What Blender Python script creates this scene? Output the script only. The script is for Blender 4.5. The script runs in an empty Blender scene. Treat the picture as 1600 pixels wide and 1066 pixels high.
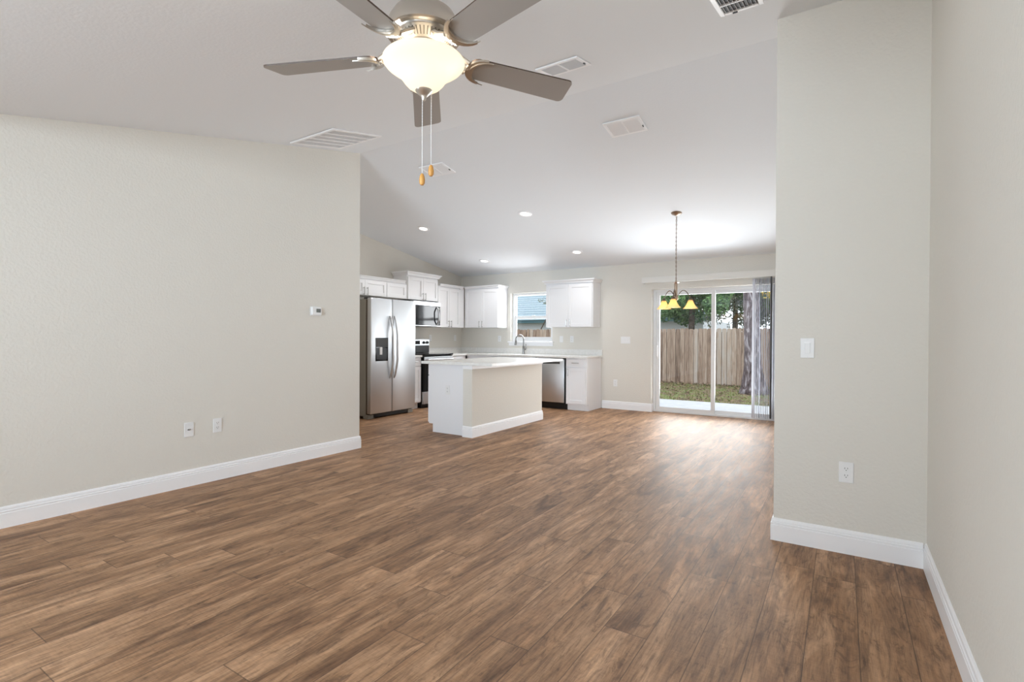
import bpy, bmesh, math, random
from mathutils import Vector, Matrix
PI = math.pi
random.seed(11)
C = bpy.context.scene.collection
SC = bpy.context.scene

# ------------------------------------------------------------------ camera
def make_camera():
    yaw, pitch, roll, fpx, H = -0.571008, -0.0062971, -0.0050802, 803.81, 1.2
    f = Vector((math.sin(yaw)*math.cos(pitch), math.cos(yaw)*math.cos(pitch), math.sin(pitch)))
    r = Vector((math.cos(yaw), -math.sin(yaw), 0))
    d = -(r.cross(f))
    c, s = math.cos(roll), math.sin(roll)
    r2 = c*r + s*d
    d2 = -s*r + c*d
    m = Matrix((r2, -d2, -f)).transposed().to_4x4()
    m.translation = (0, 0, H)
    cd = bpy.data.cameras.new('camera')
    cd.sensor_fit = 'HORIZONTAL'; cd.sensor_width = 36.0
    cd.lens = fpx/1600*36.0
    cd.clip_start = 0.02; cd.clip_end = 300
    o = bpy.data.objects.new('camera', cd); C.objects.link(o)
    o.matrix_world = m
    SC.camera = o
make_camera()

# ------------------------------------------------------------------ world, daylight, exposure
W = bpy.data.worlds.new('world'); SC.world = W
W.use_nodes = True
wn = W.node_tree.nodes; wl = W.node_tree.links
bg = wn['Background']
bg.inputs['Color'].default_value = (0.86, 0.93, 1.0, 1)
bg.inputs['Strength'].default_value = 2.2

SC.view_settings.view_transform = 'Standard'
SC.view_settings.look = 'None'
SC.view_settings.gamma = 1.0
SC.view_settings.exposure = 0.17
SC.view_settings.use_curve_mapping = False
SC.cycles.max_bounces = 14
SC.cycles.diffuse_bounces = 7
SC.cycles.glossy_bounces = 5
SC.cycles.transmission_bounces = 8
SC.cycles.transparent_max_bounces = 24
SC.cycles.sample_clamp_indirect = 2.5

def area_light(name, loc, rot, sx, sy, power, col=(1, 1, 1), portal=False, shape='RECTANGLE', spread=PI):
    ld = bpy.data.lights.new(name, 'AREA'); ld.shape = shape; ld.size = sx
    if shape == 'RECTANGLE': ld.size_y = sy
    ld.energy = power; ld.color = col; ld.spread = spread
    if portal: ld.cycles.is_portal = True
    o = bpy.data.objects.new(name, ld); C.objects.link(o)
    o.location = loc; o.rotation_euler = rot
    return o
XSIDE = -4.388
# added fill lamps at two unseen windows, themselves added behind the camera
area_light('added_fill_front', (-1.1, -4.40, 1.35), (PI/2+0.12, 0, math.radians(17)), 2.4, 1.5, 44, (0.72, 0.87, 1.0), spread=math.radians(58))
area_light('added_fill_side', (XSIDE+0.06, -2.4, 1.35), (PI/2+0.46, 0, -PI/2), 2.3, 1.5, 172, (0.76, 0.90, 1.0), spread=math.radians(150))
# daylight arriving through the sliding door and the kitchen window
area_light('daylight_sliding_door', (-1.70, 8.60, 1.05), (-PI/2-0.25, 0, 0), 1.75, 1.7, 70, (0.93, 0.975, 1.0), spread=math.radians(150))
area_light('added_fill_ceiling', (-1.70, 8.60, 0.6), (-PI/2-0.9, 0, 0), 1.75, 0.9, 9, (0.75, 0.90, 1.0), spread=math.radians(110))  # added lamp aimed upward to brighten the ceiling
area_light('daylight_kitchen_window', (-4.91, 8.55, 1.6), (-PI/2, 0, 0), 0.8, 0.8, 28, (0.95, 0.98, 1.0))
# sampling portals for the sky light at the three openings
for nm, lc, rt, sx, sy in (('sky_portal_door', (-1.70, 8.49, 1.0), (-PI/2, 0, 0), 1.84, 2.0), ('sky_portal_kitchen', (-4.91, 8.49, 1.6), (-PI/2, 0, 0), 0.92, 0.92),
                           ('sky_portal_front', (-1.1, -4.66, 1.35), (PI/2, 0, 0), 2.6, 1.6), ('sky_portal_side', (XSIDE-0.13, -2.4, 1.35), (PI/2, 0, -PI/2), 2.4, 1.6)):
    area_light(nm, lc, rt, sx, sy, 1, portal=True)

# ------------------------------------------------------------------ materials
def srgb(r, g, b):
    f = lambda c: (c/255/12.92 if c/255 <= 0.04045 else ((c/255+0.055)/1.055)**2.4)
    return (f(r), f(g), f(b), 1)
def mat(name, col, rough=0.5, metal=0.0, spec=0.5, bump=None, coat=0.0, emit=None, estr=0.0):
    m = bpy.data.materials.new(name); m.use_nodes = True
    n = m.node_tree.nodes; l = m.node_tree.links
    b = n['Principled BSDF']
    b.inputs['Base Color'].default_value = col if len(col) == 4 else (*col, 1)
    b.inputs['Roughness'].default_value = rough
    b.inputs['Metallic'].default_value = metal
    b.inputs['Specular IOR Level'].default_value = spec
    b.inputs['Coat Weight'].default_value = coat
    if emit:
        b.inputs['Emission Color'].default_value = (*emit, 1)
        b.inputs['Emission Strength'].default_value = estr
    if bump:
        scale, strength, dist = bump
        tc = n.new('ShaderNodeTexCoord'); nz = n.new('ShaderNodeTexNoise'); bp = n.new('ShaderNodeBump')
        nz.inputs['Scale'].default_value = scale; nz.inputs['Detail'].default_value = 4
        bp.inputs['Strength'].default_value = strength; bp.inputs['Distance'].default_value = dist
        l.new(tc.outputs['Object'], nz.inputs['Vector']); l.new(nz.outputs['Fac'], bp.inputs['Height'])
        l.new(bp.outputs['Normal'], b.inputs['Normal'])
    return m
def mathn(nt, op, a, b=None, c=None):
    n = nt.nodes.new('ShaderNodeMath'); n.operation = op
    for i, v in enumerate((a, b, c)):
        if v is None: continue
        if isinstance(v, (int, float)): n.inputs[i].default_value = v
        else: nt.links.new(v, n.inputs[i])
    return n.outputs[0]
def ramp(nt, fac, stops):
    r = nt.nodes.new('ShaderNodeValToRGB')
    while len(r.color_ramp.elements) < len(stops): r.color_ramp.elements.new(0.5)
    for e, (p, c) in zip(r.color_ramp.elements, stops):
        e.position = p; e.color = c
    nt.links.new(fac, r.inputs['Fac'])
    return r.outputs['Color']
def mixc(nt, fac, a, b, mode='MIX'):
    n = nt.nodes.new('ShaderNodeMix'); n.data_type = 'RGBA'; n.blend_type = mode
    for i, v in ((0, fac), (6, a), (7, b)):
        if isinstance(v, (int, float)): n.inputs[i].default_value = v
        elif isinstance(v, tuple): n.inputs[i].default_value = v
        else: nt.links.new(v, n.inputs[i])
    return n.outputs[2]

def floor_material():
    m = bpy.data.materials.new('oak_plank_laminate'); m.use_nodes = True
    nt = m.node_tree; n = nt.nodes; l = nt.links
    b = n['Principled BSDF']
    tc = n.new('ShaderNodeTexCoord'); sp = n.new('ShaderNodeSeparateXYZ')
    l.new(tc.outputs['Object'], sp.inputs[0])
    X, Y = sp.outputs[0], sp.outputs[1]
    PW, PL = 0.178, 1.22
    xr = mathn(nt, 'DIVIDE', mathn(nt, 'ADD', X, 20.05), PW)
    row = mathn(nt, 'FLOOR', xr); fx = mathn(nt, 'FRACT', xr)
    wn1 = n.new('ShaderNodeTexWhiteNoise'); wn1.noise_dimensions = '1D'; l.new(row, wn1.inputs['W'])
    yr = mathn(nt, 'ADD', mathn(nt, 'DIVIDE', mathn(nt, 'ADD', Y, 20.0), PL), wn1.outputs['Value'])
    plank = mathn(nt, 'FLOOR', yr); fy = mathn(nt, 'FRACT', yr)
    cv = n.new('ShaderNodeCombineXYZ'); l.new(row, cv.inputs[0]); l.new(plank, cv.inputs[1])
    wn2 = n.new('ShaderNodeTexWhiteNoise'); wn2.noise_dimensions = '2D'; l.new(cv.outputs[0], wn2.inputs['Vector'])
    rnd = wn2.outputs['Value']
    # seams
    ex = mathn(nt, 'MULTIPLY', mathn(nt, 'MINIMUM', fx, mathn(nt, 'SUBTRACT', 1.0, fx)), PW)
    ey = mathn(nt, 'MULTIPLY', mathn(nt, 'MINIMUM', fy, mathn(nt, 'SUBTRACT', 1.0, fy)), PL)
    edge = mathn(nt, 'MINIMUM', ex, ey)
    seam = n.new('ShaderNodeMapRange'); seam.inputs[1].default_value = 0.0006; seam.inputs[2].default_value = 0.0026
    seam.inputs[3].default_value = 1.0; seam.inputs[4].default_value = 0.0
    l.new(edge, seam.inputs[0])
    # grain coordinates
    off = mathn(nt, 'MULTIPLY', rnd, 37.0)
    def noise(sx, sy, det, rough, dist, plus=0.0, w=True):
        cc = n.new('ShaderNodeCombineXYZ')
        l.new(mathn(nt, 'MULTIPLY', X, sx), cc.inputs[0]); l.new(mathn(nt, 'MULTIPLY', Y, sy), cc.inputs[1])
        l.new(mathn(nt, 'ADD', off, plus), cc.inputs[2])
        t = n.new('ShaderNodeTexNoise'); t.inputs['Scale'].default_value = 1.0
        t.inputs['Detail'].default_value = det; t.inputs['Roughness'].default_value = rough
        t.inputs['Distortion'].default_value = dist
        l.new(cc.outputs[0], t.inputs['Vector'])
        return t.outputs['Fac']
    broad = noise(6.0, 1.1, 4, 0.6, 1.2)
    streak = noise(30.0, 2.2, 6, 0.66, 1.6, 3.0)
    fine = noise(150.0, 9.0, 5, 0.7, 0.6, 7.0)
    saw = noise(16.0, 140.0, 3, 0.6, 0.3, 9.0)
    blotch = noise(15.0, 4.2, 6, 0.72, 2.2, 13.0)
    crack = noise(48.0, 7.0, 6, 0.75, 2.6, 21.0)
    base = ramp(nt, broad, [(0.30, srgb(119, 86, 61)), (0.5, srgb(170, 131, 98)), (0.70, srgb(206, 165, 130))])
    st = ramp(nt, streak, [(0.32, (0.50, 0.47, 0.45, 1)), (0.5, (0.90, 0.90, 0.89, 1)), (0.66, (1.13, 1.12, 1.10, 1))])
    c1 = mixc(nt, 0.9, base, st, 'MULTIPLY')
    fi = ramp(nt, fine, [(0.34, (0.62, 0.60, 0.58, 1)), (0.52, (1.0, 1.0, 1.0, 1)), (0.70, (1.18, 1.17, 1.15, 1))])
    c2 = mixc(nt, 0.60, c1, fi, 'MULTIPLY')
    kn = ramp(nt, blotch, [(0.36, (0.42, 0.39, 0.37, 1)), (0.46, (0.92, 0.91, 0.90, 1)), (0.60, (1.04, 1.04, 1.04, 1))])
    c3 = mixc(nt, 0.70, c2, kn, 'MULTIPLY')
    ck = ramp(nt, crack, [(0.33, (0.34, 0.31, 0.29, 1)), (0.40, (1, 1, 1, 1)), (0.66, (1.0, 1.0, 1.0, 1)), (0.74, (1.25, 1.25, 1.24, 1))])
    c3 = mixc(nt, 0.55, c3, ck, 'MULTIPLY')
    sw = ramp(nt, saw, [(0.40, (0.80, 0.79, 0.78, 1)), (0.54, (1, 1, 1, 1))])
    c3 = mixc(nt, 0.45, c3, sw, 'MULTIPLY')
    tint = ramp(nt, rnd, [(0.0, (0.90, 0.88, 0.86, 1)), (0.5, (1.0, 1.0, 1.0, 1)), (1.0, (1.10, 1.10, 1.11, 1))])
    c4 = mixc(nt, 1.0, c3, tint, 'MULTIPLY')
    c5 = mixc(nt, mathn(nt, 'MULTIPLY', seam.outputs[0], 0.72), c4, srgb(58, 42, 32))
    l.new(c5, b.inputs['Base Color'])
    rr = n.new('ShaderNodeMapRange'); rr.inputs[1].default_value = 0.3; rr.inputs[2].default_value = 0.7
    rr.inputs[3].default_value = 0.50; rr.inputs[4].default_value = 0.60
    l.new(streak, rr.inputs[0]); l.new(rr.outputs[0], b.inputs['Roughness'])
    b.inputs['Specular IOR Level'].default_value = 0.40
    bp = n.new('ShaderNodeBump'); bp.inputs['Strength'].default_value = 0.12; bp.inputs['Distance'].default_value = 0.002
    hh = mathn(nt, 'SUBTRACT', fine, mathn(nt, 'MULTIPLY', seam.outputs[0], 1.4))
    l.new(hh, bp.inputs['Height']); l.new(bp.outputs['Normal'], b.inputs['Normal'])
    return m

def glass_material(name, tint=(1, 1, 1, 1), refl=0.05):
    m = bpy.data.materials.new(name); m.use_nodes = True
    nt = m.node_tree; n = nt.nodes; l = nt.links
    n.remove(n['Principled BSDF'])
    t = n.new('ShaderNodeBsdfTransparent'); t.inputs[0].default_value = tint
    g = n.new('ShaderNodeBsdfGlossy'); g.inputs['Roughness'].default_value = 0.0
    lw = n.new('ShaderNodeLayerWeight'); lw.inputs['Blend'].default_value = 0.12
    f = mathn(nt, 'ADD', mathn(nt, 'MULTIPLY', lw.outputs['Fresnel'], 0.8), refl-0.03)
    mx = n.new('ShaderNodeMixShader'); l.new(f, mx.inputs[0]); l.new(t.outputs[0], mx.inputs[1]); l.new(g.outputs[0], mx.inputs[2])
    l.new(mx.outputs[0], n['Material Output'].inputs['Surface'])
    return m

def lampglass_material(name, col, emit, estr, trans=0.7):
    m = bpy.data.materials.new(name); m.use_nodes = True
    nt = m.node_tree; n = nt.nodes; l = nt.links
    n.remove(n['Principled BSDF'])
    d = n.new('ShaderNodeBsdfDiffuse'); d.inputs[0].default_value = (*col, 1)
    t = n.new('ShaderNodeBsdfTranslucent'); t.inputs[0].default_value = (*col, 1)
    mx = n.new('ShaderNodeMixShader'); mx.inputs[0].default_value = trans
    l.new(d.outputs[0], mx.inputs[1]); l.new(t.outputs[0], mx.inputs[2])
    e = n.new('ShaderNodeEmission'); e.inputs[0].default_value = (*emit, 1); e.inputs[1].default_value = estr
    a = n.new('ShaderNodeAddShader'); l.new(mx.outputs[0], a.inputs[0]); l.new(e.outputs[0], a.inputs[1])
    l.new(a.outputs[0], n['Material Output'].inputs['Surface'])
    return m

def steel_material(name, col=(0.67, 0.69, 0.71, 1), rough=0.36, axis=2, metal=1.0):
    """brushed stainless; grain runs along AXIS"""
    m = mat(name, col, rough, metal)
    nt = m.node_tree; n = nt.nodes; l = nt.links; b = n['Principled BSDF']
    tc = n.new('ShaderNodeTexCoord'); mp = n.new('ShaderNodeMapping')
    s = [260.0, 260.0, 260.0]; s[axis] = 3.0
    mp.inputs['Scale'].default_value = s
    nz = n.new('ShaderNodeTexNoise'); nz.inputs['Scale'].default_value = 1.0; nz.inputs['Detail'].default_value = 3
    l.new(tc.outputs['Object'], mp.inputs[0]); l.new(mp.outputs[0], nz.inputs['Vector'])
    mr = n.new('ShaderNodeMapRange'); mr.inputs[3].default_value = rough-0.06; mr.inputs[4].default_value = rough+0.08
    l.new(nz.outputs['Fac'], mr.inputs[0]); l.new(mr.outputs[0], b.inputs['Roughness'])
    bp = n.new('ShaderNodeBump'); bp.inputs['Strength'].default_value = 0.05; bp.inputs['Distance'].default_value = 0.001
    l.new(nz.outputs['Fac'], bp.inputs['Height']); l.new(bp.outputs['Normal'], b.inputs['Normal'])
    return m

def noisy(name, stops, scale, rough=0.8, detail=5, stretch=(1, 1, 1), bump=0.0, dist=0.0, island=0.0):
    m = mat(name, (1, 1, 1, 1), rough)
    nt = m.node_tree; n = nt.nodes; l = nt.links; b = n['Principled BSDF']
    tc = n.new('ShaderNodeTexCoord'); mp = n.new('ShaderNodeMapping'); mp.inputs['Scale'].default_value = stretch
    nz = n.new('ShaderNodeTexNoise'); nz.inputs['Scale'].default_value = scale; nz.inputs['Detail'].default_value = detail
    nz.inputs['Distortion'].default_value = dist
    l.new(tc.outputs['Object'], mp.inputs[0]); l.new(mp.outputs[0], nz.inputs['Vector'])
    fac = nz.outputs['Fac']
    if island:
        g = n.new('ShaderNodeNewGeometry')
        fac = mathn(nt, 'ADD', fac, mathn(nt, 'MULTIPLY', mathn(nt, 'SUBTRACT', g.outputs['Random Per Island'], 0.5), island))
    l.new(ramp(nt, fac, stops), b.inputs['Base Color'])
    if bump:
        bp = n.new('ShaderNodeBump'); bp.inputs['Strength'].default_value = bump; bp.inputs['Distance'].default_value = 0.02
        l.new(nz.outputs['Fac'], bp.inputs['Height']); l.new(bp.outputs['Normal'], b.inputs['Normal'])
    return m

M = {}
M['wall'] = mat('wall_paint_greige', srgb(224, 220, 212), 0.75, spec=0.25, bump=(60, 0.5, 0.006))
M['ceiling'] = mat('ceiling_paint_white', srgb(236, 239, 243), 0.85, spec=0.2, bump=(60, 0.2, 0.005))
M['trim'] = mat('trim_gloss_white', srgb(249, 249, 251), 0.35)
M['floor'] = floor_material()
M['cab'] = mat('cabinet_white', srgb(242, 242, 244), 0.38)
M['panel'] = mat('island_panel_white', srgb(240, 240, 243), 0.4)
M['quartz'] = noisy('quartz_white', [(0.3, srgb(232, 231, 228)), (0.7, srgb(242, 241, 239))], 30, 0.18)
M['vinyl'] = mat('vinyl_white', srgb(232, 233, 234), 0.35)
M['plastic'] = mat('plastic_white', srgb(238, 238, 238), 0.35)
M['slot'] = mat('slot_dark', srgb(60, 58, 58), 0.6)
M['lcd'] = mat('lcd_grey', srgb(112, 116, 112), 0.3)
M['black'] = mat('black_plastic', srgb(24, 24, 25), 0.35)
M['blackglass'] = mat('black_glass', srgb(14, 14, 15), 0.08, spec=0.3)
M['darkgrey'] = mat('dark_grey_plastic', srgb(66, 66, 66), 0.5)
M['steel'] = steel_material('stainless_vertical', axis=2)
M['steelh'] = steel_material('stainless_handle', (0.74, 0.75, 0.77, 1), 0.34, axis=2)
M['fridgeside'] = mat('fridge_side_grey', srgb(150, 147, 138), 0.45, bump=(400, 0.1, 0.001))
M['gasket'] = mat('gasket_brown', srgb(86, 76, 64), 0.7)
M['nickel'] = steel_material('brushed_nickel', (0.60, 0.57, 0.53, 1), 0.3, axis=2)
M['nickelp'] = mat('satin_nickel_pull', (0.50, 0.49, 0.48, 1), 0.3, 1.0)
M['fan'] = mat('fan_brushed_nickel', (0.62, 0.57, 0.51, 1), 0.33, 1.0)
M['fanslot'] = mat('fan_slot_shadow', srgb(70, 58, 45), 0.6)
M['blade'] = mat('fan_blade_silver', srgb(168, 163, 158), 0.42, 0.2)
M['bladeedge'] = mat('fan_blade_walnut', srgb(70, 54, 44), 0.5)
M['bowl'] = lampglass_material('frosted_bowl_glass', (0.66, 0.615, 0.53), (1.0, 0.91, 0.74), 0.42)
M['amber'] = lampglass_material('amber_shade_glass', (0.95, 0.79, 0.50), (1.0, 0.58, 0.22), 0.12)
M['wood'] = noisy('pull_knob_wood', [(0.3, srgb(190, 130, 62)), (0.7, srgb(222, 168, 92))], 60, 0.45, stretch=(1, 1, 0.15))
M['bronze'] = mat('chandelier_bronze', (0.42, 0.33, 0.26, 1), 0.35, 1.0)
M['bronzed'] = mat('chandelier_dark_bronze', (0.16, 0.12, 0.09, 1), 0.4, 1.0)
M['lens'] = mat('downlight_lens', (1, 1, 1), 0.5, emit=(1.0, 0.97, 0.92), estr=3.0)
M['faucet'] = mat('faucet_gunmetal', (0.30, 0.295, 0.29, 1), 0.25, 1.0)
M['glass'] = glass_material('window_glass')
M['slat'] = lampglass_material('blind_vinyl', (0.70, 0.71, 0.75), (1, 1, 1), 0.0, 0.3)
M['concrete'] = noisy('patio_concrete', [(0.3, srgb(214, 216, 220)), (0.7, srgb(232, 234, 238))], 6, 0.9)
M['lawn'] = noisy('lawn_and_leaf_litter', [(0.30, srgb(98, 82, 62)), (0.46, srgb(150, 128, 100)), (0.55, srgb(126, 134, 78)), (0.75, srgb(146, 158, 92))], 2.6, 0.95, 9, bump=0.4)
M['grass'] = noisy('grass_blades', [(0.3, srgb(116, 128, 66)), (0.7, srgb(158, 164, 96))], 3, 0.9, island=0.5)
M['fallen'] = noisy('fallen_leaf_brown', [(0.2, srgb(96, 72, 56)), (0.8, srgb(176, 148, 118))], 3, 0.9, island=1.0)
M['fence'] = noisy('fence_weathered_pine', [(0.12, srgb(106, 84, 70)), (0.40, srgb(176, 150, 130)), (0.62, srgb(204, 182, 162)), (0.9, srgb(214, 204, 194))], 2.2, 0.9, 7, (9, 9, 0.8), 0.3, 0.8, island=0.55)
M['fencedark'] = mat('fence_rail_wood', srgb(96, 80, 68), 0.9)
M['bark'] = noisy('pine_bark', [(0.30, srgb(62, 52, 52)), (0.5, srgb(126, 112, 116)), (0.66, srgb(206, 200, 204))], 7.5, 0.95, 8, (1.6, 1.6, 0.55), 0.9, 0.6)
M['trunk'] = noisy('tree_trunk_brown', [(0.3, srgb(70, 58, 48)), (0.7, srgb(120, 104, 90))], 6, 0.95)
def leafm(name, a, b):
    m = noisy(name, [(0.1, a), (0.9, b)], 0.7, 0.7, island=0.9)
    m.node_tree.nodes['Principled BSDF'].inputs['Subsurface Weight'].default_value = 0.0
    return m
M['leaf'] = leafm('leaf_green', srgb(48, 92, 52), srgb(138, 178, 112))
M['leafk'] = leafm('leaf_dark_green', srgb(44, 74, 42), srgb(110, 140, 84))
M['leafd'] = leafm('leaf_blue_green', srgb(38, 82, 68), srgb(112, 160, 138))
M['leafy'] = leafm('leaf_yellow', srgb(190, 160, 50), srgb(232, 206, 96))
M['leafg'] = leafm('leaf_grey_green', srgb(92, 102, 82), srgb(160, 166, 140))
M['housewall'] = mat('neighbour_white_stucco', srgb(236, 240, 244), 0.9)
M['fascia'] = mat('neighbour_teal_fascia', srgb(78, 116, 124), 0.7)
M['roof'] = mat('neighbour_pale_roof', srgb(196, 216, 226), 0.7)
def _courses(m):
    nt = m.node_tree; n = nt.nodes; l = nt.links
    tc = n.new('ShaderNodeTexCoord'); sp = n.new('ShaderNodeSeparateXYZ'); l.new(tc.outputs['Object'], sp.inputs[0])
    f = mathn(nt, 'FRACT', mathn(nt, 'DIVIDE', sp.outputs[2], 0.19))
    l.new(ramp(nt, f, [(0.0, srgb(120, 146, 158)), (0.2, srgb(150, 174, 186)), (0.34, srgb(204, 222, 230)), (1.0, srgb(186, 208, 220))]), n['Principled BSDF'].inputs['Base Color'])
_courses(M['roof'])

# outdoor colours darkened to offset the raised sky strength
for k in ('concrete', 'lawn', 'grass', 'fallen', 'fence', 'fencedark', 'bark', 'trunk', 'leaf', 'leafk', 'leafd', 'leafy', 'leafg', 'housewall', 'fascia', 'roof'):
    for nd in M[k].node_tree.nodes:
        if nd.type == 'VALTORGB':
            for e in nd.color_ramp.elements: e.color = [c*(0.82 if k.startswith('leaf') else 0.61) for c in e.color[:3]]+[1]
        elif nd.type == 'BSDF_PRINCIPLED':
            nd.inputs['Base Color'].default_value = [c*0.61 for c in nd.inputs['Base Color'].default_value[:3]]+[1]

# ------------------------------------------------------------------ mesh helpers
class MB:
    def __init__(s): s.bm = bmesh.new()
    def box(s, x0, x1, y0, y1, z0, z1, bev=0.0, seg=2):
        r = bmesh.ops.create_cube(s.bm, size=1.0)
        vs = r['verts']
        for v in vs:
            v.co = Vector(((x0+x1)/2+v.co.x*(x1-x0), (y0+y1)/2+v.co.y*(y1-y0), (z0+z1)/2+v.co.z*(z1-z0)))
        if bev > 0:
            es = list({e for v in vs for e in v.link_edges})
            bmesh.ops.bevel(s.bm, geom=es, offset=bev, segments=seg, affect='EDGES', profile=0.5)
        return s
    def prism(s, poly, z0, z1):
        """plan polygon (ccw) extruded in z"""
        lo = [s.bm.verts.new((x, y, z0)) for x, y in poly]
        hi = [s.bm.verts.new((x, y, z1)) for x, y in poly]
        s.bm.faces.new(list(reversed(lo))); s.bm.faces.new(hi)
        n = len(poly)
        for i in range(n):
            s.bm.faces.new((lo[i], lo[(i+1) % n], hi[(i+1) % n], hi[i]))
        return s
    def plate(s, poly, T, t):
        """2D polygon placed by the 4x4 matrix T (its xy plane) with thickness t along local z"""
        a = [s.bm.verts.new(T @ Vector((x, y, 0))) for x, y in poly]
        b = [s.bm.verts.new(T @ Vector((x, y, t))) for x, y in poly]
        s.bm.faces.new(list(reversed(a))); s.bm.faces.new(b)
        n = len(poly)
        for i in range(n): s.bm.faces.new((a[i], a[(i+1) % n], b[(i+1) % n], b[i]))
        return s
    def lathe(s, prof, c=(0, 0, 0), seg=32, cap=True, wav=None):
        rings = []
        for k, (r, z) in enumerate(prof):
            ring = []
            for i in range(seg):
                a = 2*PI*i/seg
                rr = max(r, 1e-4)
                if wav: rr *= 1+wav(k, a)
                ring.append(s.bm.verts.new((c[0]+rr*math.cos(a), c[1]+rr*math.sin(a), c[2]+z)))
            rings.append(ring)
        for a, b in zip(rings, rings[1:]):
            for i in range(seg):
                s.bm.faces.new((a[i], a[(i+1) % seg], b[(i+1) % seg], b[i]))
        if cap:
            if prof[0][0] > 1e-3: s.bm.faces.new(list(reversed(rings[0])))
            if prof[-1][0] > 1e-3: s.bm.faces.new(rings[-1])
        return s
    def tube(s, pts, r, seg=10, cap=True):
        pts = [Vector(p) for p in pts]
        rad = r if isinstance(r, (list, tuple)) else [r]*len(pts)
        rings = []; nrm = None
        for i, p in enumerate(pts):
            t = (pts[min(i+1, len(pts)-1)]-pts[max(i-1, 0)]).normalized()
            if nrm is None:
                nrm = t.cross(Vector((0, 0, 1)))
                if nrm.length < 1e-3: nrm = t.cross(Vector((1, 0, 0)))
            nrm = (nrm-t*nrm.dot(t)).normalized(); bn = t.cross(nrm)
            rings.append([s.bm.verts.new(p+rad[i]*(math.cos(2*PI*k/seg)*nrm+math.sin(2*PI*k/seg)*bn)) for k in range(seg)])
        for a, b in zip(rings, rings[1:]):
            for k in range(seg): s.bm.faces.new((a[k], a[(k+1) % seg], b[(k+1) % seg], b[k]))
        if cap:
            s.bm.faces.new(list(reversed(rings[0]))); s.bm.faces.new(rings[-1])
        return s
    def sphere(s, c, r, sx=1, sy=1, sz=1, u=16, v=10):
        q = bmesh.ops.create_uvsphere(s.bm, u_segments=u, v_segments=v, radius=r)
        for w in q['verts']: w.co = Vector((c[0]+w.co.x*sx, c[1]+w.co.y*sy, c[2]+w.co.z*sz))
        return s
    def mould(s, path, prof, z=0.0):
        """sweep a closed profile (outward, height) along a plan path; outward is to the right of travel"""
        P = [Vector((x, y)) for x, y in path]; n = len(P); offs = []
        for i in range(n):
            ds = []
            if i > 0: ds.append((P[i]-P[i-1]).normalized())
            if i < n-1: ds.append((P[i+1]-P[i]).normalized())
            ns = [Vector((d.y, -d.x)) for d in ds]
            if len(ns) == 1: offs.append(ns[0])
            else:
                m = (ns[0]+ns[1]).normalized(); offs.append(m/max(m.dot(ns[0]), 0.2))
        rings = [[s.bm.verts.new((P[i].x+offs[i].x*o, P[i].y+offs[i].y*o, z+h)) for o, h in prof] for i in range(n)]
        k = len(prof)
        for a, b in zip(rings, rings[1:]):
            for j in range(k): s.bm.faces.new((a[j], b[j], b[(j+1) % k], a[(j+1) % k]))
        s.bm.faces.new(rings[0]); s.bm.faces.new(list(reversed(rings[-1])))
        return s
    def build(s, name, m, parent=None, smooth=False, loc=None, angle=40):
        bmesh.ops.recalc_face_normals(s.bm, faces=s.bm.faces[:])
        me = bpy.data.meshes.new(name); s.bm.to_mesh(me); s.bm.free()
        o = bpy.data.objects.new(name, me); C.objects.link(o)
        me.materials.append(m)
        if smooth:
            for p in me.polygons: p.use_smooth = True
            lim = math.radians(angle)
            bm = bmesh.new(); bm.from_mesh(me)
            for e in bm.edges:
                if len(e.link_faces) == 2 and e.calc_face_angle(0) > lim: e.smooth = False
            bm.to_mesh(me); bm.free()
        if parent is not None: o.parent = parent
        if loc is not None: o.location = loc
        return o
def thing(name, label, cat, loc=(0, 0, 0), rz=0.0, group=None, rot=None):
    o = bpy.data.objects.new(name, None); C.objects.link(o)
    o.empty_display_size = 0.1
    o.location = loc; o.rotation_euler = rot if rot else (0, 0, rz)
    o['label'] = label; o['category'] = cat
    if group: o['group'] = group
    return o
def tag(o, label, cat, group=None, kind=None):
    o['label'] = label; o['category'] = cat
    if group: o['group'] = group
    if kind: o['kind'] = kind
    return o
def struct(o, label=None):
    o['kind'] = 'structure'
    if label: o['label'] = label
    return o
def dup(root, loc, label, rz=None, group=None, rot=None):
    r = root.copy(); C.objects.link(r); r.location = loc
    if rz is not None: r.rotation_euler = (0, 0, rz)
    if rot is not None: r.rotation_euler = rot
    r['label'] = label
    if group: r['group'] = group
    for ch in list(root.children):
        c = ch.copy(); C.objects.link(c); c.parent = r
        for g in ch.children:
            d = g.copy(); C.objects.link(d); d.parent = c
    return r
def cz(y):
    """ceiling height"""
    if y < 0.375: return 2.44
    if y < 3.785: return 3.18-0.217*(3.785-y)
    return 3.18-0.164*(y-3.785)

# ------------------------------------------------------------------ room shell
XL, XK, YB, YP, XP, XR, YR, YE = -4.388, -6.57, 8.30, 3.438, -0.34, 0.379, -4.5, 3.785
YO = YB+0.18                                   # outside face of the back wall
DX0, DX1, DZ = -2.625, -0.79, 2.0              # sliding door opening
WX0, WX1, WZ0, WZ1 = -5.365, -4.455, 1.135, 2.05
struct(MB().box(XK-0.2, XR+0.2, YR-0.2, YO, -0.12, 0.0).build('floor', M['floor']), 'brown wood plank floor')
b = MB()
prof = [(YR-0.2, 2.44), (0.375, 2.44), (YE, 3.18), (YO, cz(YO))]
lo = [[b.bm.verts.new((x, y, z)) for y, z in prof] for x in (XK-0.2, XR+0.2)]
hi = [[b.bm.verts.new((x, y, z+0.12)) for y, z in prof] for x in (XK-0.2, XR+0.2)]
for i in range(3):
    b.bm.faces.new((lo[0][i], lo[0][i+1], lo[1][i+1], lo[1][i]))
    b.bm.faces.new((hi[0][i], hi[0][i+1], hi[1][i+1], hi[1][i]))
    for s in (0, 1): b.bm.faces.new((lo[s][i], lo[s][i+1], hi[s][i+1], hi[s][i]))
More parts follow.
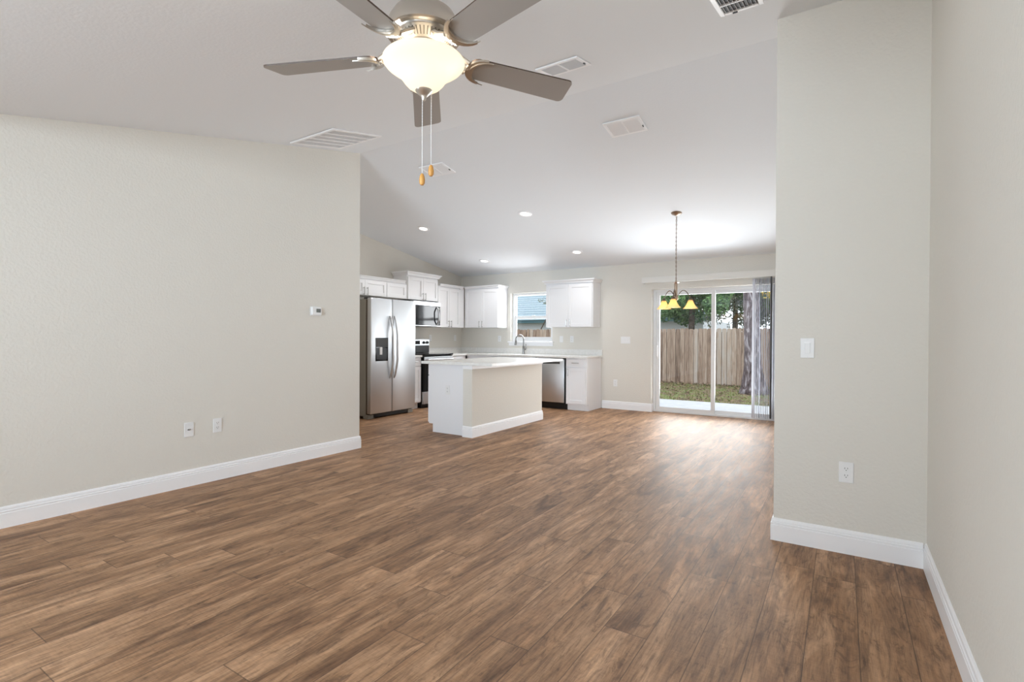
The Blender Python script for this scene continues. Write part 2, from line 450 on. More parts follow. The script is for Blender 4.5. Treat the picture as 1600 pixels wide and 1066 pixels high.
for i in (0, 3): b.bm.faces.new((lo[0][i], lo[1][i], hi[1][i], hi[0][i]))
struct(b.build('ceiling', M['ceiling']), 'white vaulted ceiling')
ZT = 3.25
def wall_run(name, x0, x1, y0, y1):
    """wall whose top follows the vault"""
    b = MB()
    ys = sorted({y0, y1, *[y for y in (0.375, YE) if y0 < y < y1]})
    poly = [(y0, 0.0), (y1, 0.0)] + [(y, cz(y)+0.02) for y in reversed(ys)]
    a = [b.bm.verts.new((x0, y, z)) for y, z in poly]; c = [b.bm.verts.new((x1, y, z)) for y, z in poly]
    b.bm.faces.new(a); b.bm.faces.new(list(reversed(c)))
    for i in range(len(poly)):
        j = (i+1) % len(poly); b.bm.faces.new((a[i], c[i], c[j], a[j]))
    return struct(b.build(name, M['wall']))
b = MB()
b.box(XL-0.12, XL, YR, -3.6, 0, 2.46); b.box(XL-0.12, XL, -3.6, -1.2, 0, 0.55); b.box(XL-0.12, XL, -3.6, -1.2, 2.15, 2.46); b.box(XL-0.12, XL, -1.2, 0.0, 0, 2.46)
struct(b.build('wall_side', M['wall']))
wall_run('wall_left', XL-0.12, XL, 0.0, YE)
wall_run('wall_right', XR, XR+0.12, YR, YP)
wall_run('wall_kitchen', XK-0.12, XK, YE, YO)
struct(MB().box(XK-0.12, XL-0.12, YE-0.12, YE, 0, 3.19).build('wall_hall', M['wall']))
b = MB()      # pier beside the dining area and the dining side wall behind it
poly = [(XP, YP), (XR+0.12, YP), (XR+0.12, YP+0.12), (XP+0.12, YP+0.12), (XP+0.12, YO), (XP, YO)]
lo = [b.bm.verts.new((x, y, 0)) for x, y in poly]; hi = [b.bm.verts.new((x, y, cz(y)+0.02)) for x, y in poly]
# split the long side at the ridge so that its top follows the vault
b.bm.faces.new((lo[0], lo[1], hi[1], hi[0])); b.bm.faces.new((lo[1], lo[2], hi[2], hi[1])); b.bm.faces.new((lo[2], lo[3], hi[3], hi[2]))
for i, j in ((3, 4), (5, 0)):
    r0 = b.bm.verts.new((poly[i][0], YE, cz(YE)+0.02))
    b.bm.faces.new((lo[i], lo[j], hi[j], r0, hi[i]))
b.bm.faces.new((lo[4], lo[5], hi[5], hi[4]))
struct(b.build('wall_pier', M['wall']))
b = MB()      # back wall with the openings of the window and of the sliding door
zt = cz(YB)+0.03
X0, X1 = XK, XP
b.box(X0, WX0, YB, YO, 0, zt); b.box(WX0, WX1, YB, YO, 0, WZ0-0.03); b.box(WX0, WX1, YB, YO, WZ1, zt)
b.box(WX1, DX0, YB, YO, 0, zt); b.box(DX0, DX1, YB, YO, DZ, zt); b.box(DX1, X1, YB, YO, 0, zt)
struct(b.build('wall_back', M['wall']))
b = MB()      # wall behind the camera, with a window opening added to let light in
b.box(XL-0.12, -2.4, YR-0.15, YR, 0, 2.46); b.box(0.2, XR+0.12, YR-0.15, YR, 0, 2.46)
b.box(-2.4, 0.2, YR-0.15, YR, 0, 0.55); b.box(-2.4, 0.2, YR-0.15, YR, 2.15, 2.46)
struct(b.build('wall_front', M['wall']))
w2 = bpy.data.objects.new('added_window_2', None); C.objects.link(w2); w2.location = (-1.1, YR-0.08, 0.55); struct(w2)  # unseen window added as a light source for the room
b = MB()
for x in (-1.3, -0.02, 1.26): b.box(x, x+0.04, -0.03, 0.03, 0, 1.6)
b.box(-1.3, 1.3, -0.03, 0.03, 0, 0.04); b.box(-1.3, 1.3, -0.03, 0.03, 1.56, 1.6)
b.build('window_frame', M['vinyl'], w2)
MB().box(-1.26, 1.26, -0.003, 0.003, 0.04, 1.56).build('glass_pane', M['glass'], w2)

w3 = bpy.data.objects.new('added_window_3', None); C.objects.link(w3); w3.location = (XL-0.06, -2.4, 0.55); struct(w3)  # unseen window added to brighten the right wall and near ceiling
b = MB()
for y in (-1.2, -0.02, 1.16): b.box(-0.03, 0.03, y, y+0.04, 0, 1.6)
b.box(-0.03, 0.03, -1.2, 1.2, 0, 0.04); b.box(-0.03, 0.03, -1.2, 1.2, 1.56, 1.6)
b.build('window_frame', M['vinyl'], w3)
MB().box(-0.003, 0.003, -1.16, 1.16, 0.04, 1.56).build('glass_pane', M['glass'], w3)
BB = [(0, 0), (0.0145, 0), (0.0145, 0.090), (0.0105, 0.0935), (0.0105, 0.0965), (0.0138, 0.0985), (0.0138, 0.105), (0.0080, 0.1085), (0.0080, 0.1120),
      (0.0112, 0.1145), (0.0095, 0.124), (0.005, 0.131), (0, 0.133)]
def baseboard(name, path): return struct(MB().mould(path, BB).build(name, M['trim']))
baseboard('baseboard_left', [(XL, YR), (XL, YE), (XL-0.12, YE)])
baseboard('baseboard_pier', [(XP, YB), (XP, YP), (XR-0.0145, YP)])
baseboard('baseboard_right', [(XR, YP), (XR, YR)])
baseboard('baseboard_back', [(-3.478, YB), (DX0, YB), (DX0, YB+0.095)])
baseboard('baseboard_hall', [(XL-0.135, YE), (XK, YE)][::-1])

# ------------------------------------------------------------------ kitchen window
w1 = bpy.data.objects.new('window_1', None); C.objects.link(w1); w1.location = (WX0, YB+0.07, WZ0); struct(w1, 'white single hung kitchen window')
ww, wh = WX1-WX0, WZ1-WZ0
b = MB(); F = 0.042
b.box(0, F, 0, 0.07, 0, wh, 0.003); b.box(ww-F, ww, 0, 0.07, 0, wh, 0.003); b.box(F, ww-F, 0, 0.07, 0, F, 0.003); b.box(F, ww-F, 0, 0.07, wh-F, wh, 0.003)
b.build('window_frame', M['vinyl'], w1)
b = MB(); mid = wh/2
b.box(F, F+0.035, 0.012, 0.04, F, mid+0.02); b.box(ww-F-0.035, ww-F, 0.012, 0.04, F, mid+0.02)
b.box(F+0.035, ww-F-0.035, 0.012, 0.04, F, F+0.04); b.box(F+0.035, ww-F-0.035, 0.012, 0.04, mid-0.03, mid+0.02)
b.build('lower_sash', M['vinyl'], w1)
b = MB(); b.box(F, F+0.02, 0.042, 0.066, mid, wh-F); b.box(ww-F-0.02, ww-F, 0.042, 0.066, mid, wh-F); b.box(F, ww-F, 0.042, 0.066, mid-0.02, mid+0.02)
b.build('upper_sash', M['vinyl'], w1)
MB().box(F+0.03, ww-F-0.03, 0.024, 0.028, F+0.03, mid).build('glass_pane', M['glass'], w1)
MB().box(F+0.015, ww-F-0.015, 0.052, 0.056, mid, wh-F).build('glass_pane', M['glass'], w1)
MB().box(ww/2-0.03, ww/2+0.03, 0.0, 0.02, mid+0.02, mid+0.035, 0.003).build('sash_lock', M['plastic'], w1)
# stool and apron
b = MB(); b.box(WX0-0.045, WX1+0.03, YB-0.045, YB-0.001, WZ0-0.03, WZ0, 0.006); b.box(WX0, WX1, YB, YB+0.07, WZ0-0.03, WZ0)
b.box(WX0-0.03, WX1+0.015, YB-0.016, YB-0.001, WZ0-0.085, WZ0-0.03, 0.004)
struct(b.build('trim_1', M['trim']), 'white window stool and apron')

# ------------------------------------------------------------------ sliding glass door
d1 = bpy.data.objects.new('door_1', None); C.objects.link(d1); d1.location = (DX0, YB+0.095, 0); struct(d1, 'white framed sliding glass patio door')
dw = DX1-DX0
b = MB(); F = 0.045
b.box(0, F, 0, 0.085, 0, DZ, 0.003); b.box(dw-F, dw, 0, 0.085, 0, DZ, 0.003); b.box(F, dw-F, 0, 0.085, DZ-F, DZ, 0.003)
b.build('door_frame', M['vinyl'], d1)
MB().box(F, dw-F, 0, 0.085, 0, 0.03, 0.003).build('threshold', M['vinyl'], d1)
def sash(name, x0, x1, y0, y1, inner):
    s = 0.058; z0, z1 = 0.03, DZ-F
    b = MB(); b.box(x0, x0+s, y0, y1, z0, z1, 0.003); b.box(x1-s, x1, y0, y1, z0, z1, 0.003)
    b.box(x0+s, x1-s, y0, y1, z0, z0+0.055, 0.003); b.box(x0+s, x1-s, y0, y1, z1-0.05, z1, 0.003)
    o = b.build(name, M['vinyl'], d1)
    MB().box(x0+s-0.01, x1-s+0.01, (y0+y1)/2-0.003, (y0+y1)/2+0.003, z0+0.05, z1-0.045).build('glass_pane', M['glass'], o)
    return o
mx = -1.695-DX0
sl = sash('sliding_panel', F+0.002, mx+0.035, 0.005, 0.037, True)
sash('fixed_panel', mx-0.03, dw-F-0.002, 0.045, 0.077, False)
b = MB(); b.tube([(F+0.03, 0.0, 0.9), (F+0.03, -0.035, 0.92), (F+0.03, -0.035, 1.08), (F+0.03, 0.0, 1.1)], 0.009); b.box(F+0.015, F+0.045, -0.006, 0.006, 0.86, 1.14, 0.004)
b.build('door_handle', M['plastic'], sl, True)

# ------------------------------------------------------------------ vertical blind
vb = thing('vertical_blind', 'white vertical blind drawn open beside the sliding glass door under a long valance', 'blind', (-1.0, YB, 0))
b = MB(); zt0, zt1 = 2.095, 2.19
b.box(-1.755, 0.62, -0.125, -0.108, zt0, zt1, 0.004); b.box(-1.755, -1.74, -0.108, -0.002, zt0, zt1, 0.003)
b.build('valance', mat('valance_white', srgb(226, 224, 219), 0.5), vb)
MB().box(-1.70, 0.60, -0.09, -0.045, 2.10, 2.14, 0.004).build('head_rail', M['vinyl'], vb)
xs = [-0.095]+[-0.062+0.0235*i for i in range(11)]
for i, x in enumerate(xs):
    a = math.radians(58 if i == 0 else 84+random.uniform(-7, 5))
    T = Matrix.Translation((x, -0.066, 0.045)) @ Matrix.Rotation(PI-a, 4, 'Z') @ Matrix.Rotation(PI/2, 4, 'X')
    poly = []
    b = MB(); h = 2.035; n = 5
    rows = []
    for z in (0, h):
        rows.append([[b.bm.verts.new(Matrix.Translation((x, -0.066, 0.045+z)) @ Matrix.Rotation(PI-a, 4, 'Z') @ Vector((u*0.089, 0.006*(1-(2*u)**2)+t, 0))) for u in [k/n-0.5 for k in range(n+1)]] for t in (0, 0.0012)])
    for t in (0, 1):
        for k in range(n): b.bm.faces.new((rows[0][t][k], rows[0][t][k+1], rows[1][t][k+1], rows[1][t][k]))
    for k in (0, n): b.bm.faces.new((rows[0][0][k], rows[1][0][k], rows[1][1][k], rows[0][1][k]))
    for z in (0, 1):
        for k in range(n): b.bm.faces.new((rows[z][0][k], rows[z][0][k+1], rows[z][1][k+1], rows[z][1][k]))
    b.build('slat', M['slat'], vb)
MB().tube([(0.140, -0.112, 2.10), (0.140, -0.112, 0.06)], 0.010).build('tilt_wand', M['darkgrey'], vb)

# ------------------------------------------------------------------ cabinets
def shaker(mb, x0, x1, z0, z1, y, rail=0.058):
    """front face at y (towards -y), 19 mm thick, recessed panel"""
    t = 0.019
    mb.box(x0, x0+rail, y, y+t, z0, z1, 0.0015, 1); mb.box(x1-rail, x1, y, y+t, z0, z1, 0.0015, 1)
    mb.box(x0+rail-0.001, x1-rail+0.001, y, y+t, z0, z0+rail, 0.0015, 1); mb.box(x0+rail-0.001, x1-rail+0.001, y, y+t, z1-rail, z1, 0.0015, 1)
    mb.box(x0+rail-0.002, x1-rail+0.002, y+0.011, y+t-0.001, z0+rail-0.002, z1-rail+0.002)
def pull(parent, x, z, y, horiz=False, L=0.096):
    b = MB(); r = 0.0055
    if horiz:
        b.tube([(x-L/2-0.015, y-0.03, z), (x+L/2+0.015, y-0.03, z)], r, 8)
        for s in (-1, 1): b.tube([(x+s*L/2, y-0.03, z), (x+s*L/2, y+0.001, z)], r*0.9, 8)
    else:
        b.tube([(x, y-0.03, z-L/2-0.015), (x, y-0.03, z+L/2+0.015)], r, 8)
        for s in (-1, 1): b.tube([(x, y-0.03, z+s*L/2), (x, y+0.001, z+s*L/2)], r*0.9, 8)
    return b.build('handle', M['nickelp'], parent, True)
CROWN = [(0, 0), (0.012, 0), (0.014, 0.012), (0.022, 0.026), (0.036, 0.040), (0.046, 0.046), (0.046, 0.062), (0, 0.062)]
G = 'white shaker wall cabinets'
def upper(label, loc, rz, w, h, d, doors, crown_path, fascia=0.03, ck=1.0, handle_z=0.05, face0=0.0, face1=0.0):
    """local: x along the wall, back at y=0, front at y=-d, bottom at z=0. doors: list of (x0, x1, handle x or None)"""
    t = thing('wall_cabinet', label, 'cabinet', loc, rz, G)
    MB().box(0, w, -d+0.02, -0.002, 0, h, 0.0015, 1).build('carcass', M['cab'], t)
    if face0 or face1:
        b = MB()
        if face0: b.box(0, face0, -d+0.001, -d+0.02, 0, h)
        if face1: b.box(w-face1, w, -d+0.001, -d+0.02, 0, h)
        b.build('filler', M['cab'], t)
    for x0, x1, hx in doors:
        b = MB(); shaker(b, x0+0.0015, x1-0.0015, 0.004, h-fascia, -d)
        o = b.build('door', M['cab'], t)
        if hx is not None: pull(o, hx, handle_z+0.065, -d)
    if crown_path:
        MB().mould(crown_path, [(o*ck, z*ck) for o, z in CROWN], h-0.012*ck).build('crown_moulding', M['cab'], t)
    return t
R90 = PI/2
DU = 0.33
# left (range) wall: local x -> world +Y, front faces +X
w = 0.91
upper('short white two-door wall cabinet above the refrigerator, beside the left wall edge', (XK+0.002, 5.03, 1.85), R90, w, 0.272, DU,
      [(0.003, w/2, w/2-0.035), (w/2, w-0.003, w/2+0.035)], [(0, -DU), (w, -DU)], ck=0.62, handle_z=0.0)
w = 0.452
upper('short single-door wall cabinet between the refrigerator-top pair and the tall microwave cabinet', (XK+0.002, 5.942, 1.85), R90, w, 0.272, DU,
      [(0.003, w-0.003, None)], [(0, -DU), (w-0.048, -DU)], ck=0.62)
w = 0.79
upper('raised white wall cabinet with a deep crown directly above the microwave', (XK+0.002, 6.396, 1.85), R90, w, 0.425, DU+0.015,
      [(0.012, w/2, w/2-0.033), (w/2, w-0.012, w/2+0.033)], [(0, -0.003), (0, -DU-0.015), (w, -DU-0.015), (w, -0.003)], fascia=0.035, ck=1.05, handle_z=0.0)
w = 0.776
upper('white two-door wall cabinet between the microwave and the kitchen corner', (XK+0.002, 7.188, 1.39), R90, w, 0.765, DU,
      [(0.01, 0.335, 0.30), (0.335, 0.655, 0.37)], [(0.05, -DU), (w-0.045, -DU)], ck=0.72, handle_z=0.0, face1=0.12)
# back wall: local x -> world +X, front faces -Y
w = 0.80
upper('white two-door wall cabinet between the kitchen corner and the window', (-6.235, YB-0.002, 1.39), 0, w, 0.765, DU,
      [(0.025, 0.41, 0.377), (0.41, w-0.005, 0.443)], [(0.02, -DU), (w, -DU), (w, -0.003)], ck=0.72, handle_z=0.0)
w = 0.90
upper('white two-door wall cabinet standing alone beyond the window, right of the faucet', (-4.42, YB-0.002, 1.39), 0, w, 0.765, DU,
      [(0.012, w/2, w/2-0.033), (w/2, w-0.012, w/2+0.033)], [(0, -0.003), (0, -DU), (w, -DU), (w, -0.003)], ck=0.95, handle_z=0.0)

GB = 'white shaker base cabinets'
CT = 0.90; CH = CT-0.033
def basecab(label, loc, rz, w, d, fronts, toe=True, endpanel=False):
    t = thing('base_cabinet', label, 'cabinet', loc, rz, GB)
    MB().box(0, w, -d+0.02, -0.002, 0.105, CH-0.002, 0.001, 1).build('carcass', M['cab'], t)
    MB().box(0, w-(0.02 if endpanel else 0), -d+0.085, -0.02, 0.0, 0.105).build('toe_kick', M['cab'], t)
    if endpanel: MB().prism([(w-0.018, -0.002), (w-0.018, -d+0.085), (w+0.001, -d+0.085), (w+0.001, -0.002)], 0.0, 0.106).build('end_panel', M['cab'], t)
    for kind, x0, x1, z0, z1, hx, hz in fronts:
        b = MB()
        if kind == 'drawer': b.box(x0+0.0015, x1-0.0015, -d, -d+0.019, z0, z1, 0.002, 1)
        else: shaker(b, x0+0.0015, x1-0.0015, z0, z1, -d)
        o = b.build(kind, M['cab'], t)
        if hx is not None: pull(o, hx, hz, -d, kind == 'drawer')
    return t
DB = 0.62
w = 0.375
basecab('white base cabinet with one drawer and one door at the far end beside the dishwasher', (-3.87, YB-0.002, 0), 0, w, DB,
        [('drawer', 0.012, w-0.02, 0.722, CH-0.012, w/2, 0.79), ('door', 0.012, w-0.02, 0.118, 0.712, 0.045, 0.63)], endpanel=True)
w = 0.90
basecab('white sink base cabinet below the faucet, mostly hidden by the island', (-5.375, YB-0.002, 0), 0, w, DB,
        [('drawer', 0.012, w-0.012, 0.722, CH-0.012, None, 0), ('door', 0.012, w/2, 0.118, 0.712, w/2-0.04, 0.63), ('door', w/2, w-0.012, 0.118, 0.712, w/2+0.04, 0.63)])
w = 0.565
basecab('white corner base cabinet between the sink cabinet and the kitchen corner', (-5.945, YB-0.002, 0), 0, w, DB,
        [('drawer', 0.06, w-0.01, 0.722, CH-0.012, w/2+0.02, 0.79), ('door', 0.06, w-0.01, 0.118, 0.712, w-0.05, 0.63)])
w = 0.445
basecab('white base cabinet between the range and the kitchen corner', (XK+0.002, 7.232, 0), R90, w, DB,
        [('drawer', 0.01, w-0.06, 0.722, CH-0.012, w/2-0.02, 0.79), ('door', 0.01, w-0.06, 0.118, 0.712, 0.05, 0.63)])
w = 0.335
basecab('narrow white base cabinet squeezed between the refrigerator and the range', (XK+0.002, 6.112, 0), R90, w, DB,
        [('drawer', 0.01, w-0.008, 0.722, CH-0.012, w/2, 0.79), ('door', 0.01, w-0.008, 0.118, 0.712, 0.05, 0.63)])

# worktops
b = MB()
b.prism([(XK+0.002, 7.236), (-5.925, 7.236), (-5.925, 7.655), (-3.472, 7.655), (-3.472, YB-0.002), (XK+0.002, YB-0.002)], CH, CT)
ct = b.build('countertop', M['quartz'])
bev = ct.modifiers.new('edge', 'BEVEL'); bev.width = 0.003; bev.segments = 2
tag(ct, 'white quartz countertop turning the kitchen corner under the window', 'countertop', 'white quartz countertops')
b = MB(); b.box(XK+0.022, -3.474, YB-0.022, YB-0.002, CT, CT+0.10, 0.002); b.box(XK+0.002, XK+0.022, 7.236, YB-0.002, CT, CT+0.10, 0.002)
o = b.build('backsplash', M['quartz'], ct)
b = MB(); b.box(XK+0.002, -5.925, 6.108, 6.448, CH, CT, 0.003)
c2 = b.build('countertop', M['quartz']); tag(c2, 'short white quartz countertop strip between the refrigerator and the range', 'countertop', 'white quartz countertops')
MB().box(XK+0.002, XK+0.022, 6.112, 6.446, CT, CT+0.10, 0.002).build('backsplash', M['quartz'], c2)

# ------------------------------------------------------------------ island
isl = thing('kitchen_island', 'white kitchen island with a painted back wall and baseboard in the middle of the kitchen', 'island', (-3.72, 4.912, 0))
# local: x to the right (+X), y away (+Y); back wall face at x=0
IL = 1.70
MB().box(-0.135, 0.0, 0, IL, 0, CH-0.002).build('back_wall', M['wall'], isl)
MB().mould([(-0.135, 0), (0, 0), (0, IL), (-0.135, IL)], BB).build('baseboard', M['trim'], isl)
CAP = [(0, 0), (0.008, 0), (0.010, 0.006), (0.010, 0.036), (0.006, 0.045), (0, 0.045)]
MB().mould([(-0.135, 0), (0, 0), (0, IL), (-0.135, IL)], CAP, CH-0.048).build('cap_trim', M['trim'], isl)
MB().prism([(-0.137, 0.045), (-0.137, IL-0.03), (-0.72, IL-0.03), (-0.72, 0.045)][::-1], 0.105, CH-0.002).build('cabinet_body', M['panel'], isl)
MB().box(-0.655, -0.137, 0.0455, IL-0.035, 0, 0.105).build('toe_kick', M['panel'], isl)
for k in range(3):
    b = MB(); y0 = 0.05+k*0.54
    # fronts face -X: build as shaker then turn
    shaker(b, 0, 0.535, 0.12, 0.712, 0); b.box(0.002, 0.533, 0, 0.019, 0.722, CH-0.012, 0.002, 1)
    b.bm.transform(Matrix.Translation((-0.7395, y0+0.535, 0)) @ Matrix.Rotation(-PI/2, 4, 'Z'))
    o = b.build('door', M['cab'], isl)
    b = MB()
    for dz in (0.62, 0.70): pass
    b.tube([(-0.77, y0+0.05, 0.58), (-0.77, y0+0.05, 0.70)], 0.0055, 8); b.tube([(-0.77, y0+0.05, 0.60), (-0.739, y0+0.05, 0.60)], 0.005, 8); b.tube([(-0.77, y0+0.05, 0.68), (-0.739, y0+0.05, 0.68)], 0.005, 8)
    b.build('handle', M['nickelp'], o, True)
o = MB().box(-4.495, -3.40, 4.868, 6.655, CH, CT, 0.003).build('countertop', M['quartz'])
tag(o, 'large white quartz slab overhanging the kitchen island', 'countertop', 'white quartz countertops')

# ------------------------------------------------------------------ refrigerator
fr = thing('refrigerator', 'stainless steel side-by-side refrigerator with a black ice and water dispenser', 'refrigerator', (XK+0.03, 5.155, 0), R90)
# local: x -> world Y (0..0.93), front at y=-0.80 (world X -5.74)
FW, FD, FH = 0.93, 0.80, 1.775
MB().box(0, FW, -FD+0.105, -0.01, 0.035, FH-0.02, 0.006).build('body', M['fridgeside'], fr)
MB().box(0.008, FW-0.008, -FD+0.078, -FD+0.105, 0.07, FH-0.03).build('gasket', M['gasket'], fr)
gapx = 0.425
def fdoor(x0, x1):
    b = MB(); b.box(x0, x1, -FD, -FD+0.078, 0.075, FH, 0.012, 3)
    return b.build('door', M['steel'], fr, True)
dl = fdoor(0.0, gapx-0.004); dr = fdoor(gapx+0.004, FW)
for d, x in ((dl, gapx-0.045), (dr, gapx+0.045)):
    b = MB(); pts = []
    for i in range(17):
        u = i/16; z = 0.60+0.90*u; bow = math.sin(PI*u)
        pts.append((x, -FD-0.012-0.055*min(1, bow*1.25), z))
    b.tube(pts, [0.012+0.007*math.sin(PI*i/16) for i in range(17)], 10)
    for z in (0.60, 1.50): b.box(x-0.012, x+0.012, -FD-0.018, -FD+0.002, z-0.02, z+0.02, 0.004)
    b.build('handle', M['steelh'], d, True)
dp = MB().box(0.09, 0.335, -FD-0.004, -FD+0.004, 0.845, 1.19, 0.006).build('dispenser', M['blackglass'], dl)
MB().box(0.10, 0.325, -FD-0.006, -FD-0.003, 1.055, 1.18, 0.001).build('control_panel', M['darkgrey'], dp)
MB().box(0.105, 0.32, -FD-0.0062, -FD-0.003, 0.87, 1.04, 0.001).build('cavity', M['black'], dp)
MB().box(0.165, 0.215, -FD-0.012, -FD-0.003, 0.94, 1.05, 0.004).build('paddle', M['plastic'], dp)
MB().box(0.03, FW-0.03, -FD+0.06, -FD+0.105, 0.012, 0.07, 0.003).build('base_grille', M['black'], fr)
for x in (0.0, FW-0.11):
    MB().box(x, x+0.11, -FD+0.055, -FD+0.16, 0.0, 0.06, 0.008).build('foot', M['fridgeside'], fr)
for x in (0.01, FW-0.09):
    MB().box(x, x+0.08, -FD+0.03, -FD+0.16, FH-0.019, FH+0.012, 0.006).build('hinge_cover', M['darkgrey'], fr)
MB().box(0.82, 0.855, -FD-0.0015, -FD+0.001, 1.69, 1.70).build('badge', M['plastic'], dr)

# ------------------------------------------------------------------ microwave
mw = thing('microwave', 'stainless over-the-range microwave with a black glass door', 'microwave', (XK+0.003, 6.425, 1.395), R90)
MW, MD, MH = 0.755, 0.40, 0.435
MB().box(0, MW, -MD+0.03, -0.002, 0.012, MH, 0.003).build('body', M['darkgrey'], mw)
MB().box(0.03, MW-0.03, -MD+0.05, -0.05, 0.0, 0.012).build('bottom_vent', M['black'], mw)
d = MB().box(0.003, MW-0.003, -MD, -MD+0.029, 0.018, MH-0.075, 0.004).build('door', M['blackglass'], mw)
MB().box(0.0, MW, -MD-0.002, -MD+0.029, MH-0.073, MH, 0.004).build('top_vent_strip', M['steel'], mw)
MB().box(0.0, MW, -MD-0.001, -MD+0.03, 0.004, 0.016, 0.002).build('bottom_trim', M['steel'], mw)
b = MB(); pts = [(0.655, -MD-0.008-0.045*min(1, 1.3*math.sin(PI*i/12)), 0.035+0.31*i/12) for i in range(13)]
b.tube(pts, 0.012, 10); b.build('handle', M['steelh'], d, True)
MB().box(0.69, 0.745, -MD-0.0012, -MD+0.001, 0.30, 0.335).build('display', M['lcd'], d)

# ------------------------------------------------------------------ range
rg = thing('range', 'stainless electric range with a black oven door and smooth black cooktop', 'stove', (XK+0.01, 6.455, 0), R90)
RW, RD = 0.76, 0.655
MB().box(0, RW, -RD+0.045, -0.005, 0.06, 0.895, 0.002).build('body', M['black'], rg)
MB().box(0.03, RW-0.03, -RD+0.09, -0.05, 0.0, 0.06).build('base', M['black'], rg)
MB().box(-0.004, RW+0.004, -RD-0.012, -0.10, 0.895, 0.917, 0.005).build('cooktop', M['blackglass'], rg)
bgd = MB().box(0, RW, -0.095, -0.005, 0.918, 1.165, 0.006).build('backguard', M['black'], rg)
cp = MB().box(0.003, RW-0.003, -0.104, -0.094, 1.05, 1.163, 0.004).build('control_panel', M['steel'], bgd)
def knobs():
    for x in (0.07, 0.16, 0.60, 0.69):
        b = MB(); b.lathe([(0.026, 0), (0.026, 0.006), (0.021, 0.008), (0.019, 0.03), (0.0, 0.031)], seg=20)
        b.bm.transform(Matrix.Translation((x, -0.103, 1.105)) @ Matrix.Rotation(PI/2, 4, 'X'))
        b.build('knob', M['black'], bgd, True)
knobs()
MB().box(0.27, 0.50, -0.1065, -0.103, 1.075, 1.14, 0.001).build('display', M['blackglass'], bgd)
od = MB().box(0.004, RW-0.004, -RD-0.008, -RD+0.042, 0.285, 0.87, 0.006).build('oven_door', M['blackglass'], rg)
MB().box(0.004, RW-0.004, -RD-0.012, -RD-0.0075, 0.80, 0.868, 0.002).build('door_top_trim', M['steel'], od)
MB().box(0.13, RW-0.13, -RD-0.0095, -RD-0.0075, 0.42, 0.70, 0.001).build('oven_window', M['darkgrey'], od)
b = MB(); b.tube([(0.05, -RD-0.06, 0.825), (RW-0.05, -RD-0.06, 0.825)], 0.013, 12)
for x in (0.07, RW-0.07): b.tube([(x, -RD-0.06, 0.825), (x, -RD-0.008, 0.825)], 0.009, 8)
b.build('handle', M['steelh'], od, True)
MB().box(0.004, RW-0.004, -RD-0.004, -RD+0.042, 0.075, 0.278, 0.005).build('storage_drawer', M['steel'], rg)

# ------------------------------------------------------------------ dishwasher
dwm = thing('dishwasher', 'stainless dishwasher with a black toe kick set under the countertop behind the island', 'dishwasher', (-4.472, YB-0.01, 0))
DWW, DWD = 0.598, 0.605
MB().box(0.002, DWW-0.002, -DWD+0.02, -0.02, 0.10, CH-0.004).build('body', M['black'], dwm)
MB().box(0.012, DWW-0.004, -DWD+0.085, -DWD+0.11, 0.0, 0.11).build('toe_kick', M['black'], dwm)
o = MB().box(0.022, DWW-0.022, -DWD-0.012, -DWD+0.02, 0.118, 0.845, 0.006).build('door', M['steel'], dwm, True)
MB().box(0.10, DWW-0.10, -DWD-0.0145, -DWD-0.0115, 0.765, 0.80, 0.001).build('pocket_handle', M['darkgrey'], o)
MB().box(0.10, 0.345, -DWD-0.0152, -DWD-0.0125, 0.768, 0.797, 0.001).build('control_strip', M['black'], o)

# ------------------------------------------------------------------ faucet
fc = thing('faucet', 'dark gooseneck kitchen faucet with one lever on the counter under the window', 'faucet', (-4.985, 8.16, CT))
MB().lathe([(0.030, 0.0005), (0.030, 0.006), (0.024, 0.012), (0.021, 0.05), (0.021, 0.14), (0.015, 0.155), (0.0, 0.156)], seg=24).build('base', M['faucet'], fc, True)
pts = [(0, 0, 0.14), (0, 0, 0.27)]
for i in range(1, 13):
    a = PI*i/12*1.02; pts.append((-0.052+0.052*math.cos(a)-0.0, -0.052+0.052*math.cos(a), 0.27+0.082*math.sin(a)))
b = MB().tube(pts, 0.0125, 12); b.build('spout', M['faucet'], fc, True)
e = pts[-1]
MB().tube([e, (e[0], e[1], e[2]-0.03), (e[0]-0.004, e[1]-0.004, e[2]-0.10)], [0.0125, 0.018, 0.020], 14).build('spray_head', M['faucet'], fc, True)
b = MB(); b.tube([(0.018, 0, 0.085), (0.045, 0, 0.085)], 0.014, 12); b.tube([(0.042, 0, 0.085), (0.055, 0, 0.12), (0.05, 0, 0.185)], [0.010, 0.009, 0.007], 10)
b.build('lever', M['faucet'], fc, True)

